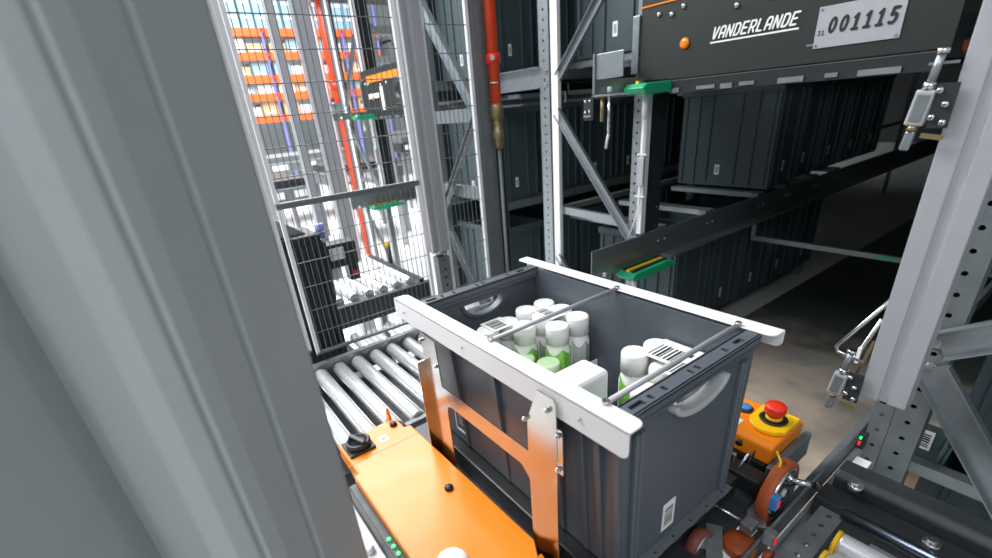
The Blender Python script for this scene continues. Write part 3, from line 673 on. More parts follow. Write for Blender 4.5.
TOTE_LABELS = []
def rack_tote_mesh():
    # dark stackable tote: local, origin at the base centre; 0.6 x 0.4 x 0.56
    t = thing('rack_tote', (0, 0, 0), 'x', 'tote', 'dark totes stored in the racks')
    hx, hy, h = 0.31, 0.20, 0.66
    MB().box(-hx, hx, -hy, -hy+0.006, 0, h).box(-hx, hx, hy-0.006, hy, 0, h).box(-hx, -hx+0.006, -hy+0.006, hy-0.006, 0, h).box(hx-0.006, hx, -hy+0.006, hy-0.006, 0, h).box(-hx+0.006, hx-0.006, -hy+0.006, hy-0.006, 0, 0.008).build('body', 'rack_tote', t)
    MB().box(-hx-0.012, hx+0.012, -hy-0.012, -hy-0.0005, h-0.045, h).box(-hx-0.012, hx+0.012, hy+0.0005, hy+0.012, h-0.045, h).box(-hx-0.012, -hx-0.0005, -hy-0.0005, hy+0.0005, h-0.045, h).box(hx+0.0005, hx+0.012, -hy-0.0005, hy+0.0005, h-0.045, h).build('rim', 'rack_tote', t, 0.003, 1)
    r = MB().box(-0.005, 0.005, -hy-0.010, -hy-0.0003, 0.02, h-0.046).build('rib', 'rack_tote', t)
    for k, x in enumerate((-0.28, -0.19, -0.10, 0.09, 0.19, 0.28)):
        if k == 0: r.location = (x, 0, 0)
        else: piece(r, (x, 0, 0), t)
    r = MB().box(hx+0.0003, hx+0.010, -0.005, 0.005, 0.02, h-0.046).build('rib', 'rack_tote', t)
    for k, y in enumerate((-0.18, -0.09, 0.09, 0.18)):
        if k == 0: r.location = (0, y, 0)
        else: piece(r, (0, y, 0), t)
    s = MB().box(-0.045, -0.012, -hy-0.0012, -hy-0.0002, 0.08, 0.15).build('barcode_sticker', 'paper', t)
    MB().box(-0.038, -0.019, -hy-0.0016, -hy-0.0012, 0.095, 0.137).build('printed_bars', 'grey_label', s)
    s = MB().box(hx+0.0002, hx+0.0012, -0.035, -0.008, 0.10, 0.17).build('barcode_sticker', 'paper', t)
    MB().box(hx+0.0012, hx+0.0016, -0.03, -0.014, 0.112, 0.155).build('printed_bars', 'grey_label', s)
    return t
RT = rack_tote_mesh(); RT_used = [False]
def rack_tote(x, y, z, label):
    o = RT if not RT_used[0] else copy_tree(RT); RT_used[0] = True
    o.location = (x, y, z); o.scale = (1, 1, 1); o['label'] = label; return o

def rack_frame(xr, xf, y, z1, label, low=0.0, second=True):
    # upright frame along x at depth y: rear post xr, front post xf
    t = thing('storage_rack', ((xr+xf)/2, y, low), label, 'rack frame', 'galvanised rack frames')
    wd = 0.075
    upright(t, xf-wd/2, xf+wd/2, y-0.03, y+0.03, low, z1)
    upright(t, xr-wd/2, xr+wd/2, y-0.03, y+0.03, low, z1)
    return t

# ---- left rack of the near aisle
def left_rack(dx, near):
    nm = 'near' if near else 'far'
    who = 'beside the aisle of the dark shuttle' if near else 'beyond the mesh fence'
    t = thing('storage_rack', (-1.93+dx, 2.15, 0), 'galvanised braced rack frame '+who, 'rack frame')
    upright(t, -1.645+dx, -1.592+dx, 2.12, 2.18, 0, 2.9)
    # front post carries a white strip and flange
    MB().box(-1.588+dx, -1.558+dx, 2.112, 2.15, 0.96, 2.9).build('white_flange', 'white_paint', t, 0.002)
    MB().perf((-1.558+dx, 2.16, 0.96), (0, 1, 0), (0, 0, 1), 0.055, 0.05, 38, 0.006, 0.003).perf((-1.558+dx, 2.216, 0.96), (0, 1, 0), (0, 0, 1), 0.055, 0.05, 38, 0.006, 0.003).box(-1.585+dx, -1.58+dx, 2.16, 2.271, 0.96, 2.86).build('perforated_strip', 'blackmetal', t)
    upright(t, -2.344+dx, -2.26+dx, 2.12, 2.18, 0, 2.9)
    MB().box(-2.232+dx, -2.178+dx, 2.108, 2.135, 0, 2.9).build('white_flange', 'white_paint', t, 0.002)
    MB().box(-2.258+dx, -2.236+dx, 2.15, 2.18, 0, 2.9).build('return_flange', 'galv_dull', t)
    brace(t, (-2.195+dx, 2.12, 1.60), (-1.62+dx, 2.12, 0.93), 0.054); brace(t, (-2.178+dx, 2.12, 1.775), (-1.60+dx, 2.12, 2.385), 0.054)
    MB().bar((-2.2+dx, 2.15, 1.02), (-1.66+dx, 2.15, 1.005), 0.03, 0.045).build('cross_bar', 'galv', t)
    b = brace(t, (-2.205+dx, 2.12, 0.72), (-1.632+dx, 2.12, 0.05))
    for z in (1.75, 1.82): bolt_at(t, -2.29+dx, 2.117, z, r=0.011)
    # white cable on the front post
    MB().tube([(-1.567+dx, 2.105, 1.65), (-1.567+dx, 2.104, 1.30), (-1.570+dx, 2.103, 1.12), (-1.60+dx, 2.10, 1.00), (-1.63+dx, 2.10, 0.93)], 0.004).build('cable', 'cable', t)
    MB().box(-1.590+dx, -1.55+dx, 2.094, 2.112, 1.22, 1.36).build('junction_box', 'alu', t, 0.003)
    for z in (1.16, 1.37): MB().box(-1.597+dx, -1.54+dx, 2.10, 2.112, z, z+0.008).build('cable_tie', 'cable', t)
    # beam towards the next rack, on the rear post
    bm = thing('rack_beam', (-2.62+dx, 2.15, 1.73), 'galvanised cross beam between two racks '+who, 'beam', 'cross beams between racks')
    MB().channel((-2.335+dx, 2.13, 1.79), (-2.87+dx, 2.13, 1.79), 0.115, 0.04, 0.004, (0, -1, 0)).build('web', 'galv', bm)
    # running rails with shelf arms, two levels
    for z, lv in ((0.80, 'lower'), (1.665, 'upper')):
        r = thing('running_rail', (-1.55+dx, 3.0, z), lv+' running rail with green end bumper '+('at the near rack' if near else 'behind the mesh fence'), 'rail')
        MB().box(-1.556+dx, -1.550+dx, 1.72, 9.5, z, z+0.155 if lv == 'lower' else z+0.06).build('side_plate', 'galv', r)
        MB().box(-1.549+dx, -1.47+dx, 2.31, 9.5, z, z+0.006).build('running_flange', 'galv_dull', r)
        MB().box(-1.476+dx, -1.470+dx, 2.30, 9.5, z+0.006, z+0.018).build('flange_lip', 'galv', r)
        y0 = 1.90; rz = z; z = z-0.022 if lv == 'lower' else z
        g = MB()
        pl = [(y0, z+0.012), (y0+0.03, z+0.030), (y0+0.30, z+0.036), (y0+0.36, z+0.02), (y0+0.40, z-0.006), (y0+0.10, z-0.016), (y0+0.02, z-0.012)]
        gb = g.prism(pl, -1.545+dx+0.002, -1.43+dx, 'x').build('green_bumper', 'green', r, 0.006, 2)
        for k, (xa, mm) in enumerate(((-1.514, 'black'), (-1.488, 'yellow'), (-1.460, 'black'))):
            MB().box(xa-0.008+dx, xa+0.008+dx, y0+0.03, y0+0.32, z+0.026, z+0.0405).build('bumper_groove', mm, gb)
        MB().cyl((-1.49+dx, y0+0.10, z-0.12), (-1.49+dx, y0+0.10, z-0.014), 0.012, 12).build('bumper_stem', 'white_paint', r)
        z = rz
        MB().lathe((-1.535+dx, 1.80, z+0.006), [(0.011, 0), (0.011, 0.02), (0.008, 0.022)], 12).build('rail_bolt', 'white_paint', r)
        sz = 0.98 if lv == 'lower' else 1.86
        for i, y in enumerate((2.30, 2.80, 3.44, 3.84, 4.30, 4.70) if near else (2.35, 2.9)):
            MB().channel((-2.24+dx, y, sz-0.012), (-1.60+dx, y, sz-0.012), 0.075, 0.030, 0.003, (0, 0, -1)).build('shelf_arm', 'galv', r)
            MB().box(-1.60+dx, -1.557+dx, y-0.05, y+0.05, sz-0.10, sz-0.012).build('arm_bracket', 'galv_dull', r)
            for k in (-0.03, 0.03): MB().lathe((-1.549+dx, y+k, sz-0.09 if lv == 'lower' else z+0.03), [(0.009, 0), (0.009, 0.004), (0.005, 0.007)], 10, 'x').build('rail_bolt', 'galv', r)
    return t
left_rack(0, True)
t = thing('rack_beam', (-2.28, 4, 1.0), 'long rear shelf beam of the near rack at tote height', 'beam', 'rear shelf beams')
MB().box(-2.30, -2.26, 2.19, 9.0, 0.985, 1.02).build('web', 'galv_dull', t); MB().box(-2.30, -2.26, 2.19, 9.0, 1.865, 1.90).build('upper_web', 'galv_dull', t); MB().box(-2.30, -2.26, 8.9, 8.95, 0, 1.9).build('post', 'galv_dull', t)
left_rack(-3.36, False)

# totes on the near rack
names = {0: 'lowest', 1: 'middle', 2: 'top'}
rack_tote(-1.895, 3.685, 0.985, 'dark ribbed tote with white sticker on the shelf arms right of the cabled post').scale = (1.12, 1, 1)
for i, y in enumerate((4.15, 4.60, 5.05, 5.5)):
    rack_tote(-1.92, y, 0.985, 'dark middle level tote in the near rack, %s behind the stickered one' % ('first', 'second', 'third', 'fourth')[i])
for i, y in enumerate((2.52, 2.95, 3.38, 3.81, 4.24)):
    rack_tote(-1.92, y, 1.865, 'dark tote on the upper level of the near rack, %s from the front' % ('first', 'second', 'third', 'fourth', 'fifth')[i])
for i, y in enumerate((2.76, 3.19, 3.62, 4.05, 4.5)):
    rack_tote(-1.92, y, 0.16, 'dark tote under the lower running rail, %s from the green bumper' % ('first', 'second', 'third', 'fourth', 'fifth')[i])
t = thing('shelf_rack', (-1.92, 3.6, 0), 'low galvanised shelf carrying the totes under the lower running rail', 'shelf')
for x in (-2.15, -1.7): MB().box(x-0.03, x+0.03, 2.5, 4.75, 0.11, 0.16).build('shelf_beam', 'galv_dull', t)
for x in (-2.15, -1.7):
    for y in (2.5, 4.7): MB().box(x-0.03, x+0.03, y, y+0.05, 0, 0.11).build('foot', 'galv_dull', t)

# back-to-back rack between the two aisles
t = thing('storage_rack', (-3.2, 2.5, 0), 'galvanised rack between the aisles, behind the red pipe', 'rack frame')
for y in (2.05, 4.7):
    for x in (-3.52, -2.86): upright(t, x-0.03, x+0.03, y-0.03, y+0.03, 0, 2.9)
for z in (0.985, 1.865, 0.12):
    for x in (-3.50, -2.88): MB().box(x-0.02, x+0.02, 2.08, 4.67, z-0.06, z-0.001).build('shelf_beam', 'galv_dull', t)
t2 = thing('rack_light_block', (-3.55, 5.5, 0), 'added dark sheet blocking light behind the rack between the aisles', 'panel')  # sheets added to keep hall light off the floor between the racks
for i in range(5):
    MB().box(-3.585, -3.565, 2.1+i*1.5, 3.58+i*1.5, 0, 1.60).build('panel', 'rack_tote', t2); MB().box(-3.585, -3.565, 2.1+i*1.5, 3.58+i*1.5, 1.74, 2.9).build('panel', 'rack_tote', t2)
    MB().box(-3.585, -3.565, 3.56+i*1.5, 3.58+i*1.5, 1.6, 1.74).build('panel_tie', 'galv_dull', t2)
for z, lv in ((0.12, 'lowest'), (0.985, 'middle'), (1.865, 'top')):
    for i, y in enumerate((2.36, 2.80, 3.24, 3.68, 4.12)):
        rack_tote(-3.19, y, z, 'dark tote on the %s level behind the red pipe, %s along its row' % (lv, ('first', 'second', 'third', 'fourth', 'fifth')[i]))

# ---- left frame at the fence end (behind the mesh), with perforated front post
t = thing('storage_rack', (-1.95, 1.25, 0), 'galvanised braced frame behind the narrow mesh panel, left of the red pipe', 'rack frame')
upright(t, -1.712, -1.655, 1.225, 1.285, 0, 2.9, 'y-', m='galv')
MB().perf((-1.648, 1.232, 0.0), (0, 1, 0), (0, 0, 1), 0.045, 0.042, 69, 0.0045, 0.003).build('perforated_strip', 'blackmetal', t)
upright(t, -2.27, -2.21, 1.22, 1.28, 0, 2.9)
brace(t, (-2.20, 1.22, 2.22), (-1.70, 1.22, 1.60), 0.05); brace(t, (-1.71, 1.22, 1.66), (-2.24, 1.22, 1.04), 0.028); brace(t, (-2.22, 1.22, 1.30), (-1.70, 1.22, 0.62), 0.05)
MB().bar((-2.22, 1.25, 1.63), (-1.69, 1.25, 1.63), 0.03, 0.055).build('cross_bar', 'galv', t); MB().bar((-2.22, 1.25, 1.30), (-1.69, 1.25, 1.30), 0.03, 0.05).build('cross_bar', 'galv_dull', t)
t = thing('fence_post', (-1.66, 1.19, 0), 'grey steel fence post beside the narrow mesh panel', 'post')
MB().box(-1.662, -1.625, 1.150, 1.218, 0, 2.9).build('post', 'galv_dull', t, 0.003); MB().box(-1.640, -1.624, 1.138, 1.1495, 0.4, 2.9).build('edge_strip', 'galv', t)

# ---- guide posts
guide_post(-0.216, -0.141, 1.05, 1.055, 'wide light grey aluminium guide post hanging at the right edge')
t = thing('guide_post', (-1.62, 0.89, 1.15), 'light grey aluminium guide post in the middle of the mesh fence', 'guide post')
pl = [(-1.60, 0.852), (-1.60, 0.868), (-1.607, 0.871), (-1.607, 0.884), (-1.60, 0.887), (-1.60, 0.925), (-1.65, 0.925), (-1.65, 0.852)]
MB().prism(pl, 1.145, 2.9, 'z').build('profile', 'alu', t, 0.0015); MB().box(-1.606, -1.598, 0.846, 0.8515, 1.145, 2.9).build('white_edge', 'white_paint', t)
t = thing('rack_post', (-1.62, 0.91, 0), 'short perforated steel post under the fence guide post', 'post')
upright(t, -1.655, -1.61, 0.875, 0.925, 0, 1.144, 'x+', pitch=0.035, r=0.006, m='galv_dull')

# ---- right rack at G
t = thing('storage_rack', (0.1, 1.30, 0), 'galvanised perforated upright with diagonal braces at the right edge', 'rack frame')
upright(t, -0.186, -0.130, 1.27, 1.33, 0, 2.9, 'y-', pitch=0.0463, r=0.0058, m='galv_dull')
MB().perf((-0.226, 1.275, 0.55), (1, 0, 0), (0, 0, 1), 0.038, 0.0463, 12, 0.0052, 0.003).box(-0.226, -0.188, 1.30, 1.303, 0.55, 1.1).build('perforated_plate', 'galv', t)
upright(t, 0.55, 0.61, 1.27, 1.33, 0, 2.9)
brace(t, (-0.155, 1.262, 1.115), (0.35, 1.262, 1.46), 0.062); brace(t, (-0.15, 1.262, 1.06), (0.42, 1.262, 0.28), 0.062)
MB().bar((-0.13, 1.31, 0.775), (0.56, 1.31, 0.775), 0.03, 0.03).build('cross_bar', 'galv', t); MB().bar((-0.13, 1.36, 0.735), (0.56, 1.36, 0.735), 0.02, 0.03).build('cross_bar', 'galv_dull', t)
for z in (1.118, 1.058): bolt_at(t, -0.158, 1.268, z, r=0.010)
rack_tote(0.22, 1.60, 0.80, 'dark tote with white sticker behind the braces at the right edge')
rack_tote(0.22, 1.60, 0.08, 'dark tote below the right edge brace, low behind the black conveyor')
t = thing('shelf_rack', (0.2, 1.6, 0), 'low shelf beams under the totes at the right edge', 'shelf')
for y in (1.48, 1.72):
    MB().box(-0.10, 0.55, y-0.02, y+0.02, 0.765, 0.799).build('shelf_beam', 'galv_dull', t); MB().box(-0.10, 0.55, y-0.02, y+0.02, 0.04, 0.079).build('shelf_beam', 'galv_dull', t)
    MB().box(0.51, 0.55, y-0.02, y+0.02, 0, 0.765).build('post', 'galv_dull', t)
t = thing('barcode_plate', (-0.09, 1.375, 0.95), 'small white barcode plate beside the perforated upright at the right edge', 'sign')
barcode(t, (-0.150, 1.3855, 0.778), (1, 0, 0), (0, 0, 1), (0, -1, 0), 0.034, 0.056, rows=6)
MB().box(-0.165, -0.10, 1.386, 1.39, 0.70, 0.851).build('backing', 'rack_tote', t)
# amber cardboard seen low through the right frame
t = thing('wooden_board', (-0.08, 1.40, 0.74), 'amber brown board low behind the perforated upright', 'board')
MB().box(-0.180, -0.115, 1.40, 1.415, 0.0, 0.70).build('board', 'carton', t)

latch('grey lever switch at the top right, beside the wide guide post', -0.249, 1.040, 1.594)
latch('grey lever switch beside the lower end of the right guide post', -0.253, 1.040, 1.072)
t = thing('guard_bracket', (-0.235, 1.06, 1.14), 'steel loop bracket above the lower lever switch on the right guide post', 'bracket')
MB().tube([(-0.216, 1.075, 1.262), (-0.277, 1.075, 1.145), (-0.281, 1.075, 1.135), (-0.277, 1.075, 1.125), (-0.245, 1.075, 1.120), (-0.222, 1.075, 1.218)], 0.004).build('loop', 'steel', t)
MB().box(-0.243, -0.237, 1.066, 1.072, 1.115, 1.15).build('pin', 'cap', t); MB().bar((-0.22, 1.06, 1.175), (-0.232, 1.06, 1.095), 0.005, 0.005).build('stay', 'brass', t)
t = thing('small_sensor', (-0.245, 1.2, 0.9), 'small sensor with red and green lamps on the right rail end', 'sensor')
MB().box(-0.226, -0.209, 1.205, 1.225, 0.825, 0.868).build('body', 'black', t, 0.002); MB().box(-0.221, -0.216, 1.2, 1.205, 0.856, 0.863).build('green_lamp', 'led', t); MB().box(-0.221, -0.216, 1.2, 1.205, 0.838, 0.848).build('red_lamp', 'ledred', t)
MB().box(-0.214, -0.184, 1.13, 1.20, 0.800, 0.807).build('mounting_plate', 'white_paint', t)

# ================================================================== UPPER SHUTTLE WITH LETTERING
def shuttle(dx, near):
    Y = 2.10
    lab = 'black shuttle vehicle with white maker lettering and number plate 001115' if near else 'black shuttle with orange top edge seen through the mesh fence'
    t = thing('rack_shuttle', (-1.03+dx, 2.4, 1.685), lab, 'shuttle')
    x0, x1 = -1.632+dx, -0.47+dx
    MB().box(x0+0.02, x1, Y, Y+0.018, 1.700, 2.08).build('front_panel', 'panel', t, 0.003)
    MB().box(x0+0.03, x1-0.02, Y+0.02, Y+0.75, 1.735, 1.80).build('chassis', 'blackmetal', t, 0.004)
    MB().box(-1.43+dx, x1-0.02, Y+0.004, Y+0.03, 1.640, 1.698).build('bumper_beam', 'black', t, 0.003)
    MB().box(x0-0.02, x0+0.018, Y-0.01, Y+0.016, 1.74, 1.98).build('edge_bracket', 'galv', t, 0.003)
    MB().box(x0+0.02, x0+0.22, Y-0.004, Y+0.06, 2.002, 2.008).build('orange_edge', 'amber', t)
    for x, z in ((-1.515, 1.965), (-1.45, 1.955), (-1.395, 1.975), (-1.16, 1.935), (-1.035, 1.94), (-0.82, 1.95)):
        MB().lathe((x+dx, Y, z), [(0.012, 0), (0.011, -0.005), (0.006, -0.010), (0.002, -0.011)], 14, 'y').build('panel_bolt', 'steel', t)
    l = MB().lathe((-1.375+dx, Y, 1.835), [(0.022, 0), (0.022, -0.006), (0.015, -0.011), (0.004, -0.012)], 18, 'y').build('amber_lamp', 'amber', t)
    for i, (a, b) in enumerate(((-1.42, -1.385), (-1.30, -1.215), (-1.19, -1.14), (-1.11, -1.05), (-0.96, -0.87), (-0.80, -0.76), (-0.70, -0.58))):
        MB().box(a+dx, b+dx, Y-0.003, Y+0.0035, 1.650 if i % 2 else 1.645, 1.664).build('bright_gap_plate', 'galv' if i % 2 == 0 else 'galv_dull', t)  # plates stand in for bright gaps seen through below the shuttle
    MB().box(-0.88+dx, -0.70+dx, Y-0.003, Y-0.0002, 1.757, 1.763).build('steel_strip', 'galv', t)
    for x in (x0+0.06, x1-0.10):
        for y in (Y+0.12, Y+0.62):
            MB().lathe((x, y, 1.742), [(0.03, 0), (0.05, 0.002), (0.05, 0.03), (0.03, 0.032)], 24, 'x').build('wheel', 'tyre', t)
    if near:
        lettering('maker_lettering', 'VANDERLANDE', -1.250, -0.922, Y-0.0008, 1.831, 0.044, 0.0066, 0.24, 'paper', t, 0.83)
        MB().box(-1.257, -0.917, Y-0.0015, Y-0.0002, 1.817, 1.823).build('lettering_underline', 'paper', t)
        p = MB().prism([(-0.857, 1.746), (-0.607, 1.746), (-0.607, 1.872), (-0.857, 1.872)], Y-0.004, Y-0.0003, 'y').build('number_plate', 'alu', t, 0.001, 1)
        lettering('plate_number', '001115', -0.818, -0.622, Y-0.0046, 1.787, 0.050, 0.0088, 0.10, 'ink', p)
        lettering('plate_mark', '31', -0.849, -0.828, Y-0.0046, 1.785, 0.016, 0.0026, 0.0, 'ink', p)
        for x in (-0.848, -0.617):
            for z in (1.755, 1.863): MB().lathe((x, Y-0.004, z), [(0.005, 0), (0.004, -0.003)], 10, 'y').build('rivet', 'steel', p)
    else:
        MB().box(x0+0.18, x1-0.06, Y-0.01, Y+0.2, 1.965, 2.025).build('orange_edge', 'orange', t, 0.004)
        MB().lathe((x1-0.30, Y-0.001, 1.87), [(0.10, 0), (0.10, -0.03), (0.07, -0.03), (0.06, -0.005)], 28, 'y').build('round_housing', 'blackmetal', t)
        MB().box(x0+0.16, x0+0.42, Y-0.008, Y-0.0005, 1.83, 1.87).build('white_plate', 'paper', t)
        MB().box(x0+0.45, x0+0.50, Y-0.008, Y-0.0005, 1.72, 1.92).build('white_plate', 'paper', t)
    return t
shuttle(0, True); shuttle(-3.36, False)
# steel plate and sensor cluster left of the upper rail end
t = thing('steel_stop_plate', (-1.72, 2.0, 1.7), 'square steel plate with pipe stubs left of the upper green bumper', 'plate')
MB().box(-1.805, -1.625, 2.0, 2.006, 1.735, 1.845).build('plate', 'galv', t, 0.002); MB().box(-1.805, -1.795, 1.99, 2.05, 1.66, 1.85).build('plate_edge', 'galv', t)
MB().box(-1.795, -1.64, 1.995, 2.06, 1.67, 1.715).build('block', 'blackmetal', t, 0.003); MB().box(-1.81, -1.60, 1.99, 2.11, 1.657, 1.668).build('clamp_strip', 'steel', t)
MB().cyl((-1.765, 2.02, 1.54), (-1.765, 2.02, 1.657), 0.010, 12).build('brass_stub', 'brass', t); MB().cyl((-1.72, 2.02, 1.48), (-1.72, 2.02, 1.657), 0.008, 12).build('steel_stub', 'steel', t)
MB().tube([(-1.72, 2.02, 1.48), (-1.725, 2.02, 1.46), (-1.735, 2.02, 1.41)], 0.007).build('hose', 'cable', t)
for i, (x, z) in enumerate(((-1.86, 1.64), (-1.83, 1.642), (-1.86, 1.59), (-1.83, 1.592))): MB().lathe((x, 2.0, z), [(0.008, 0), (0.007, -0.006), (0.003, -0.009)], 10, 'y').build('nut', 'steel', t)
MB().box(-1.875, -1.81, 2.0, 2.008, 1.55, 1.655).build('nut_plate', 'blackmetal', t); MB().box(-1.87, -1.82, 1.994, 2.0, 1.565, 1.575).build('clip', 'steel', t)

# cross tie between the rails, deep in the aisle
t = thing('rail_tie', (-0.9, 3.38, 0.66), 'thin cross tie between the rails deep in the dark aisle', 'tie bar')
MB().box(-1.545, -0.24, 3.36, 3.385, 0.655, 0.685).build('bar', 'galv_dull', t); MB().box(-0.80, -0.72, 3.352, 3.36, 0.660, 0.680).build('green_light_dot', 'green', t); MB().box(-1.545, -1.52, 3.36, 3.385, 0.685, 0.80).box(-0.27, -0.245, 3.36, 3.385, 0.685, 0.788).build('hanger', 'galv_dull', t)  # the green piece stands in for a small dot of green light

# aisle end: dark panels added to keep the depth of the aisle dark
t = thing('aisle_end_dark_panel', (-0.9, 9.6, 0), 'dark panel added to keep the far end of the aisle dark', 'added_panel')
for i in range(4): MB().box(-1.55+i*0.42, -1.55+i*0.42+0.41, 9.6, 9.65, 0, 2.9).build('panel', 'rack_tote', t)
t = thing('sheet_wall', (0.2, 5, 0), 'dark sheeted side of the rack right of the aisle', 'panel')
for i in range(6): MB().box(-0.12, -0.10, 2.0+i*1.3, 2.0+i*1.3+1.28, 0, 2.9).build('panel', 'rack_tote', t)

# ================================================================== PIPES
def pipe(x, y, z0, z1, r, label):
    t = thing('red_pipe', (x, y, z0), label, 'pipe')
    MB().cyl((x, y, z0), (x, y, z1), r, 20).build('pipe', 'redpipe', t)
    return t
PX, PY = -1.598, 1.214
p = pipe(PX, PY, 1.665, 2.9, 0.0215, 'red sprinkler pipe with clamp and brass valve beside the fence post')
MB().lathe((PX, PY, 1.800), [(0.0235, 0), (0.0275, 0.003), (0.0275, 0.031), (0.0235, 0.034)], 20).build('clamp', 'red', p)
MB().cyl((PX+0.02, PY-0.018, 1.817), (PX+0.036, PY-0.03, 1.817), 0.009, 8).build('clamp_bolt', 'steel', p); MB().lathe((PX, PY, 1.733), [(0.022, 0), (0.026, 0.001), (0.026, 0.005), (0.022, 0.006)], 18).build('collar', 'steel', p)
MB().lathe((PX, PY, 1.50), [(0.014, 0), (0.018, 0.006), (0.018, 0.035), (0.023, 0.042), (0.023, 0.068), (0.017, 0.075), (0.017, 0.108), (0.025, 0.115), (0.025, 0.15), (0.0215, 0.165)], 20).build('valve', 'brass', p)
MB().cyl((PX, PY, 0), (PX, PY, 1.50), 0.008, 12).build('lower_pipe', 'galv_dull', p)
p = pipe(-6.0, 2.25, 0, 4.5, 0.085, 'tall red pipe standing behind the mesh fence')
MB().lathe((-6.0, 2.25, 2.0), [(0.086, 0), (0.105, 0.002), (0.105, 0.06), (0.086, 0.062)], 20).build('collar', 'red', p)
MB().cyl((-6.1, 2.13, 0), (-6.1, 2.13, 4.5), 0.03, 12).build('side_conduit', 'white_paint', p)

# ================================================================== BEHIND THE FENCE: station two
guide_post(-3.585, -3.50, 0.955, 0.20, 'light grey guide post behind the fence, left of the tall red pipe')
t = thing('rack_post', (-3.52, 1.3, 0), 'perforated grey post behind the fence, right of the second guide post', 'post')
upright(t, -3.56, -3.48, 1.11, 1.21, 0, 2.9, m='alu')
t = thing('rack_post', (-4.95, 0.98, 0), 'pale post behind the fence next to the big column', 'post')
MB().box(-4.98, -4.92, 0.92, 1.0, 0, 4.5).build('post', 'alu', t, 0.004)

t = thing('roller_conveyor', (-2.5, 0.78, 0), 'short roller conveyor beyond the fence, in front of the white floor', 'conveyor')
MB().box(-2.84, -2.14, 0.53, 0.56, 0.74, 0.86).build('side_frame', 'blackmetal', t); MB().box(-2.84, -2.14, 1.03, 1.06, 0.74, 0.86).build('side_frame', 'blackmetal', t)
MB().box(-2.15, -2.11, 0.50, 1.09, 0.735, 0.845).build('front_beam', 'blackmetal', t, 0.003)
for i in range(6): MB().lathe((-2.80, 0.60+i*0.078, 0.852), [(0.022, 0), (0.025, 0.004), (0.025, 0.63), (0.022, 0.634)], 18, 'x').build('roller', 'roller', t)
for x in (-2.8, -2.2):
    for y in (0.54, 1.04): MB().box(x-0.02, x+0.02, y-0.02, y+0.02, 0, 0.74).build('leg', 'galv_dull', t)
MB().box(-2.60, -2.56, 1.065, 1.08, 0.80, 0.96).build('side_sensor', 'black', t); MB().cyl((-2.58, 1.07, 0.955), (-2.58, 1.07, 0.985), 0.018, 12).build('yellow_lamp', 'yellow', t)
t = thing('roller_conveyor', (-2.0, 0.7, 0), 'low roller conveyor in shadow under the mesh, beside the tote grip end', 'conveyor')
MB().box(-2.08, -1.70, 0.52, 0.55, 0.58, 0.70).build('side_frame', 'blackmetal', t); MB().box(-2.08, -1.70, 1.08, 1.11, 0.58, 0.70).build('side_frame', 'blackmetal', t)
for i in range(6): MB().lathe((-2.06, 0.60+i*0.09, 0.70), [(0.022, 0), (0.025, 0.004), (0.025, 0.33), (0.022, 0.334)], 16, 'x').build('roller', 'roller', t)
for y in (0.535, 1.095):
    for x in (-2.05, -1.73): MB().box(x-0.02, x+0.02, y-0.015, y+0.015, 0, 0.58).build('leg', 'galv_dull', t)

t = thing('drive_cabinet', (-1.88, 0.40, 0), 'black ribbed drive cabinet behind the lower mesh panel', 'cabinet')
MB().box(-1.96, -1.76, 0.30, 0.475, 0.60, 1.285).build('body', 'black', t, 0.006)
for i in range(6): MB().box(-1.759, -1.748, 0.312+i*0.027, 0.322+i*0.027, 0.63, 1.25).build('rib', 'blackmetal', t)
MB().box(-1.95, -1.78, 0.32, 0.48, 0, 0.60).build('plinth', 'blackmetal', t)
MB().prism([(0.31, 1.2855), (0.44, 1.2855), (0.38, 1.33), (0.31, 1.375)], -1.92, -1.80, 'x').build('lid', 'galv', t, 0.004)
MB().cyl((-1.84, 0.50, 1.25), (-1.84, 0.50, 1.305), 0.017, 14).build('blue_coupling', 'rackblue', t); MB().cyl((-1.84, 0.50, 1.235), (-1.84, 0.50, 1.25), 0.021, 14).build('coupling_nut', 'steel', t); MB().tube([(-1.84, 0.50, 1.235), (-1.84, 0.50, 1.15), (-1.85, 0.495, 1.0), (-1.85, 0.47, 0.93)], 0.011).build('hose', 'darkcable', t)
t = thing('control_unit', (-1.94, 0.58, 1.1), 'small control unit with white display behind the lower mesh panel', 'control box')
MB().box(-1.98, -1.90, 0.517, 0.648, 1.10, 1.20).build('housing', 'blackmetal', t, 0.004); MB().box(-1.8995, -1.896, 0.532, 0.592, 1.135, 1.185).build('display', 'paper', t)
MB().box(-1.955, -1.925, 0.4755, 0.517, 1.13, 1.17).build('arm', 'blackmetal', t); MB().box(-1.96, -1.91, 0.60, 0.645, 1.03, 1.0995).build('plug_block', 'blackmetal', t); MB().cyl((-1.9095, 0.625, 1.06), (-1.902, 0.625, 1.06), 0.012, 14).build('red_ring', 'red', t); MB().box(-1.95, -1.92, 0.53, 0.57, 1.05, 1.0995).build('white_bracket', 'white_paint', t)

# white steel frame high up behind the fence
t = thing('steel_gantry', (-6, 2.9, 0), 'white painted steel gantry ladder behind the fence above the orange shuttle edge', 'gantry')
for y in (2.75, 3.16): MB().box(-6.06, -6.0, y, y+0.07, 0, 2.66).build('post', 'white_paint', t)
for z in (2.55, 2.25, 1.4): MB().box(-6.0, -5.95, 2.55, 3.5, z, z+0.08).build('rung', 'white_paint', t)
MB().box(-6.06, -6.0, 3.75, 3.85, 0, 2.9).build('post', 'galv', t)
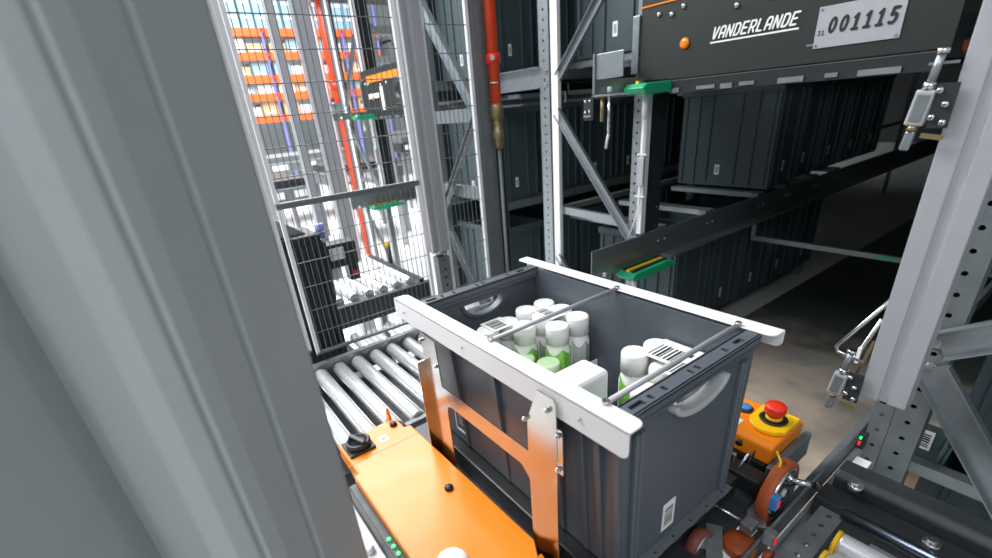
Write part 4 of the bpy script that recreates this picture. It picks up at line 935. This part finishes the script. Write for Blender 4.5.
# small machines on the white floor
def machine(x, y, sx, sy, h, label, m='galv_dull', top='blackmetal'):
    t = thing('conveyor_module', (x, y, 0), label, 'machine', 'conveyor modules on the white floor')
    MB().box(x-sx/2, x+sx/2, y-sy/2, y+sy/2, h-0.16, h).build('body', m, t, 0.01)
    MB().box(x-sx/2+0.05, x+sx/2-0.05, y-sy/2+0.05, y+sy/2-0.05, h, h+0.10).build('top_unit', top, t, 0.01)
    for a in (-1, 1):
        for b in (-1, 1): MB().box(x+a*(sx/2-0.05)-0.03, x+a*(sx/2-0.05)+0.03, y+b*(sy/2-0.05)-0.03, y+b*(sy/2-0.05)+0.03, 0, h-0.16).build('leg', 'galv', t)
    for k in range(3): MB().box(x+sx/2, x+sx/2+0.02, y-sy/2+0.08+k*sy/3.2, y-sy/2+0.08+k*sy/3.2+sy/6, h-0.12, h-0.04).build('side_plate', 'white_paint', t)
machine(-7.0, 1.35, 1.2, 0.9, 0.95, 'grey conveyor module on the white floor left of the second guide post')
machine(-7.2, 2.7, 1.0, 1.1, 1.0, 'grey conveyor module on the white floor right of the second guide post')
machine(-9.5, 2.6, 1.2, 1.6, 1.1, 'farther grey conveyor module before the orange rack', 'galv', 'galv_dull')
machine(-9.0, 4.9, 1.2, 1.6, 1.2, 'farther dark conveyor module right of the far rails', 'blackmetal', 'galv')
machine(-6.8, 4.4, 1.2, 1.0, 1.0, 'dark conveyor module with yellow boxes behind the fence', 'blackmetal', 'galv_dull')
for i, (y, m, h) in enumerate(((4.05, 'yellow', 0.28), (4.45, 'yellow', 0.26), (4.8, 'rackblue', 0.40))):
    t = thing('parcel_box', (-6.6, y, 1.1), '%s box on the dark module behind the fence' % ('left yellow', 'right yellow', 'blue')[i], 'box', 'boxes on the dark module')
    MB().box(-6.8, -6.5, y-0.16, y+0.16, 1.101, 1.10+h).build('carton', m, t, 0.008); MB().box(-6.4995, -6.498, y-0.1, y+0.1, 1.14, 1.10+h*0.5).build('label', 'paper', t)
t = thing('parcel_box', (-5.2, 4.4, 0), 'blue and white crate stack seen through the narrow mesh panel', 'box')
MB().box(-5.9, -5.5, 4.15, 4.65, 1.30, 1.50).build('blue_crate', 'rackblue', t, 0.008); MB().box(-5.9, -5.5, 4.15, 4.65, 1.505, 1.75).build('white_crate', 'whitebox', t, 0.008); MB().box(-5.9, -5.5, 4.2, 4.6, 0, 1.30).build('stand', 'galv_dull', t)

# far pallet rack with orange beams, blue posts and pale bins
t = thing('pallet_rack', (-14, 4.3, 0), 'far storage rack with orange beams and blue posts', 'rack')
zs = (1.95, 2.45, 2.85, 3.35, 3.85)
for y in (2.55, 3.55, 4.55, 5.6, 6.6): MB().box(-14.05, -13.95, y-0.022, y+0.022, 0, 5.6).build('post', 'rackblue', t)
for z in zs:
    for k, y in enumerate((2.6, 3.6, 4.6, 5.65)): MB().box(-13.94, -13.86, y, y+0.92, z-0.17, z).build('beam', 'rackorange', t)
    MB().box(-14.9, -13.95, 2.56, 6.6, z-0.06, z-0.02).build('deck', 'rackorange', t)
kinds = (('whitebox', 'white'), ('carton', 'brown'), ('bluebox', 'pale blue'))
lev = ('lowest', 'second', 'third', 'fourth')
for zi, z in enumerate(zs[:4]):
    for bi, y in enumerate((2.68, 3.66, 4.66, 5.72)):
        for k in range(2):
            m, cn = kinds[(zi*2+bi+k) % 3 if zi else (bi+k) % 2]
            h = 0.2+0.10*((bi*3+k+zi) % 2)
            if z-0.02+h > zs[zi+1]-0.19: h = zs[zi+1]-0.2-z
            t2 = thing('stored_box', (-14.3, y+0.2+k*0.43, z-0.02), '%s box on the %s orange shelf far away, bay %s, %s one' % (cn, lev[zi], ('one', 'two', 'three', 'four')[bi], ('left', 'right')[k]), 'box', 'boxes in the far rack')
            MB().box(-14.6, -13.98, y+k*0.43, y+0.40+k*0.43, z-0.0195, z+h).build('box_body', m, t2); MB().box(-13.9795, -13.975, y+0.1+k*0.43, y+0.3+k*0.43, z+0.03, z+0.1).build('label', 'paper', t2)
# bins above the top beam: five columns, four rows
words = ('first', 'second', 'third', 'fourth', 'fifth', 'sixth', 'seventh', 'eighth', 'ninth', 'tenth', 'eleventh', 'twelfth')
base = None
for r in range(4):
    for cidx in range(12):
        y = 2.65+cidx*0.325
        if base is None:
            base = thing('storage_bin', (0, 0, 0), 'x', 'bin', 'pale blue bins on top of the far rack')
            MB().box(-0.28, 0.28, -0.145, 0.145, 0, 0.29).build('bin_body', 'bluebox', base, 0.012, 1); MB().box(0.2805, 0.30, -0.10, 0.10, 0.19, 0.25).build('bin_lip', 'whitebox', base)
            o = base
        else: o = copy_tree(base)
        o.location = (-14.2, y, 3.852+r*0.30); o['label'] = 'pale blue bin on the far rack, %s row up, %s from the left' % (words[r], words[cidx])
t = thing('parts_shelf', (-14.0, 8.2, 0), 'grey shelf wall of dark bins right of the far rack', 'shelf')
for z in (0.6, 1.2, 1.8, 2.4, 3.0, 3.6): MB().box(-14.3, -13.7, 6.8, 11.5, z-0.06, z).build('shelf', 'galv', t)
for y in (6.8, 8.3, 9.9, 11.4): MB().box(-14.3, -13.7, y, y+0.08, 0, 3.7).build('post', 'galv', t)
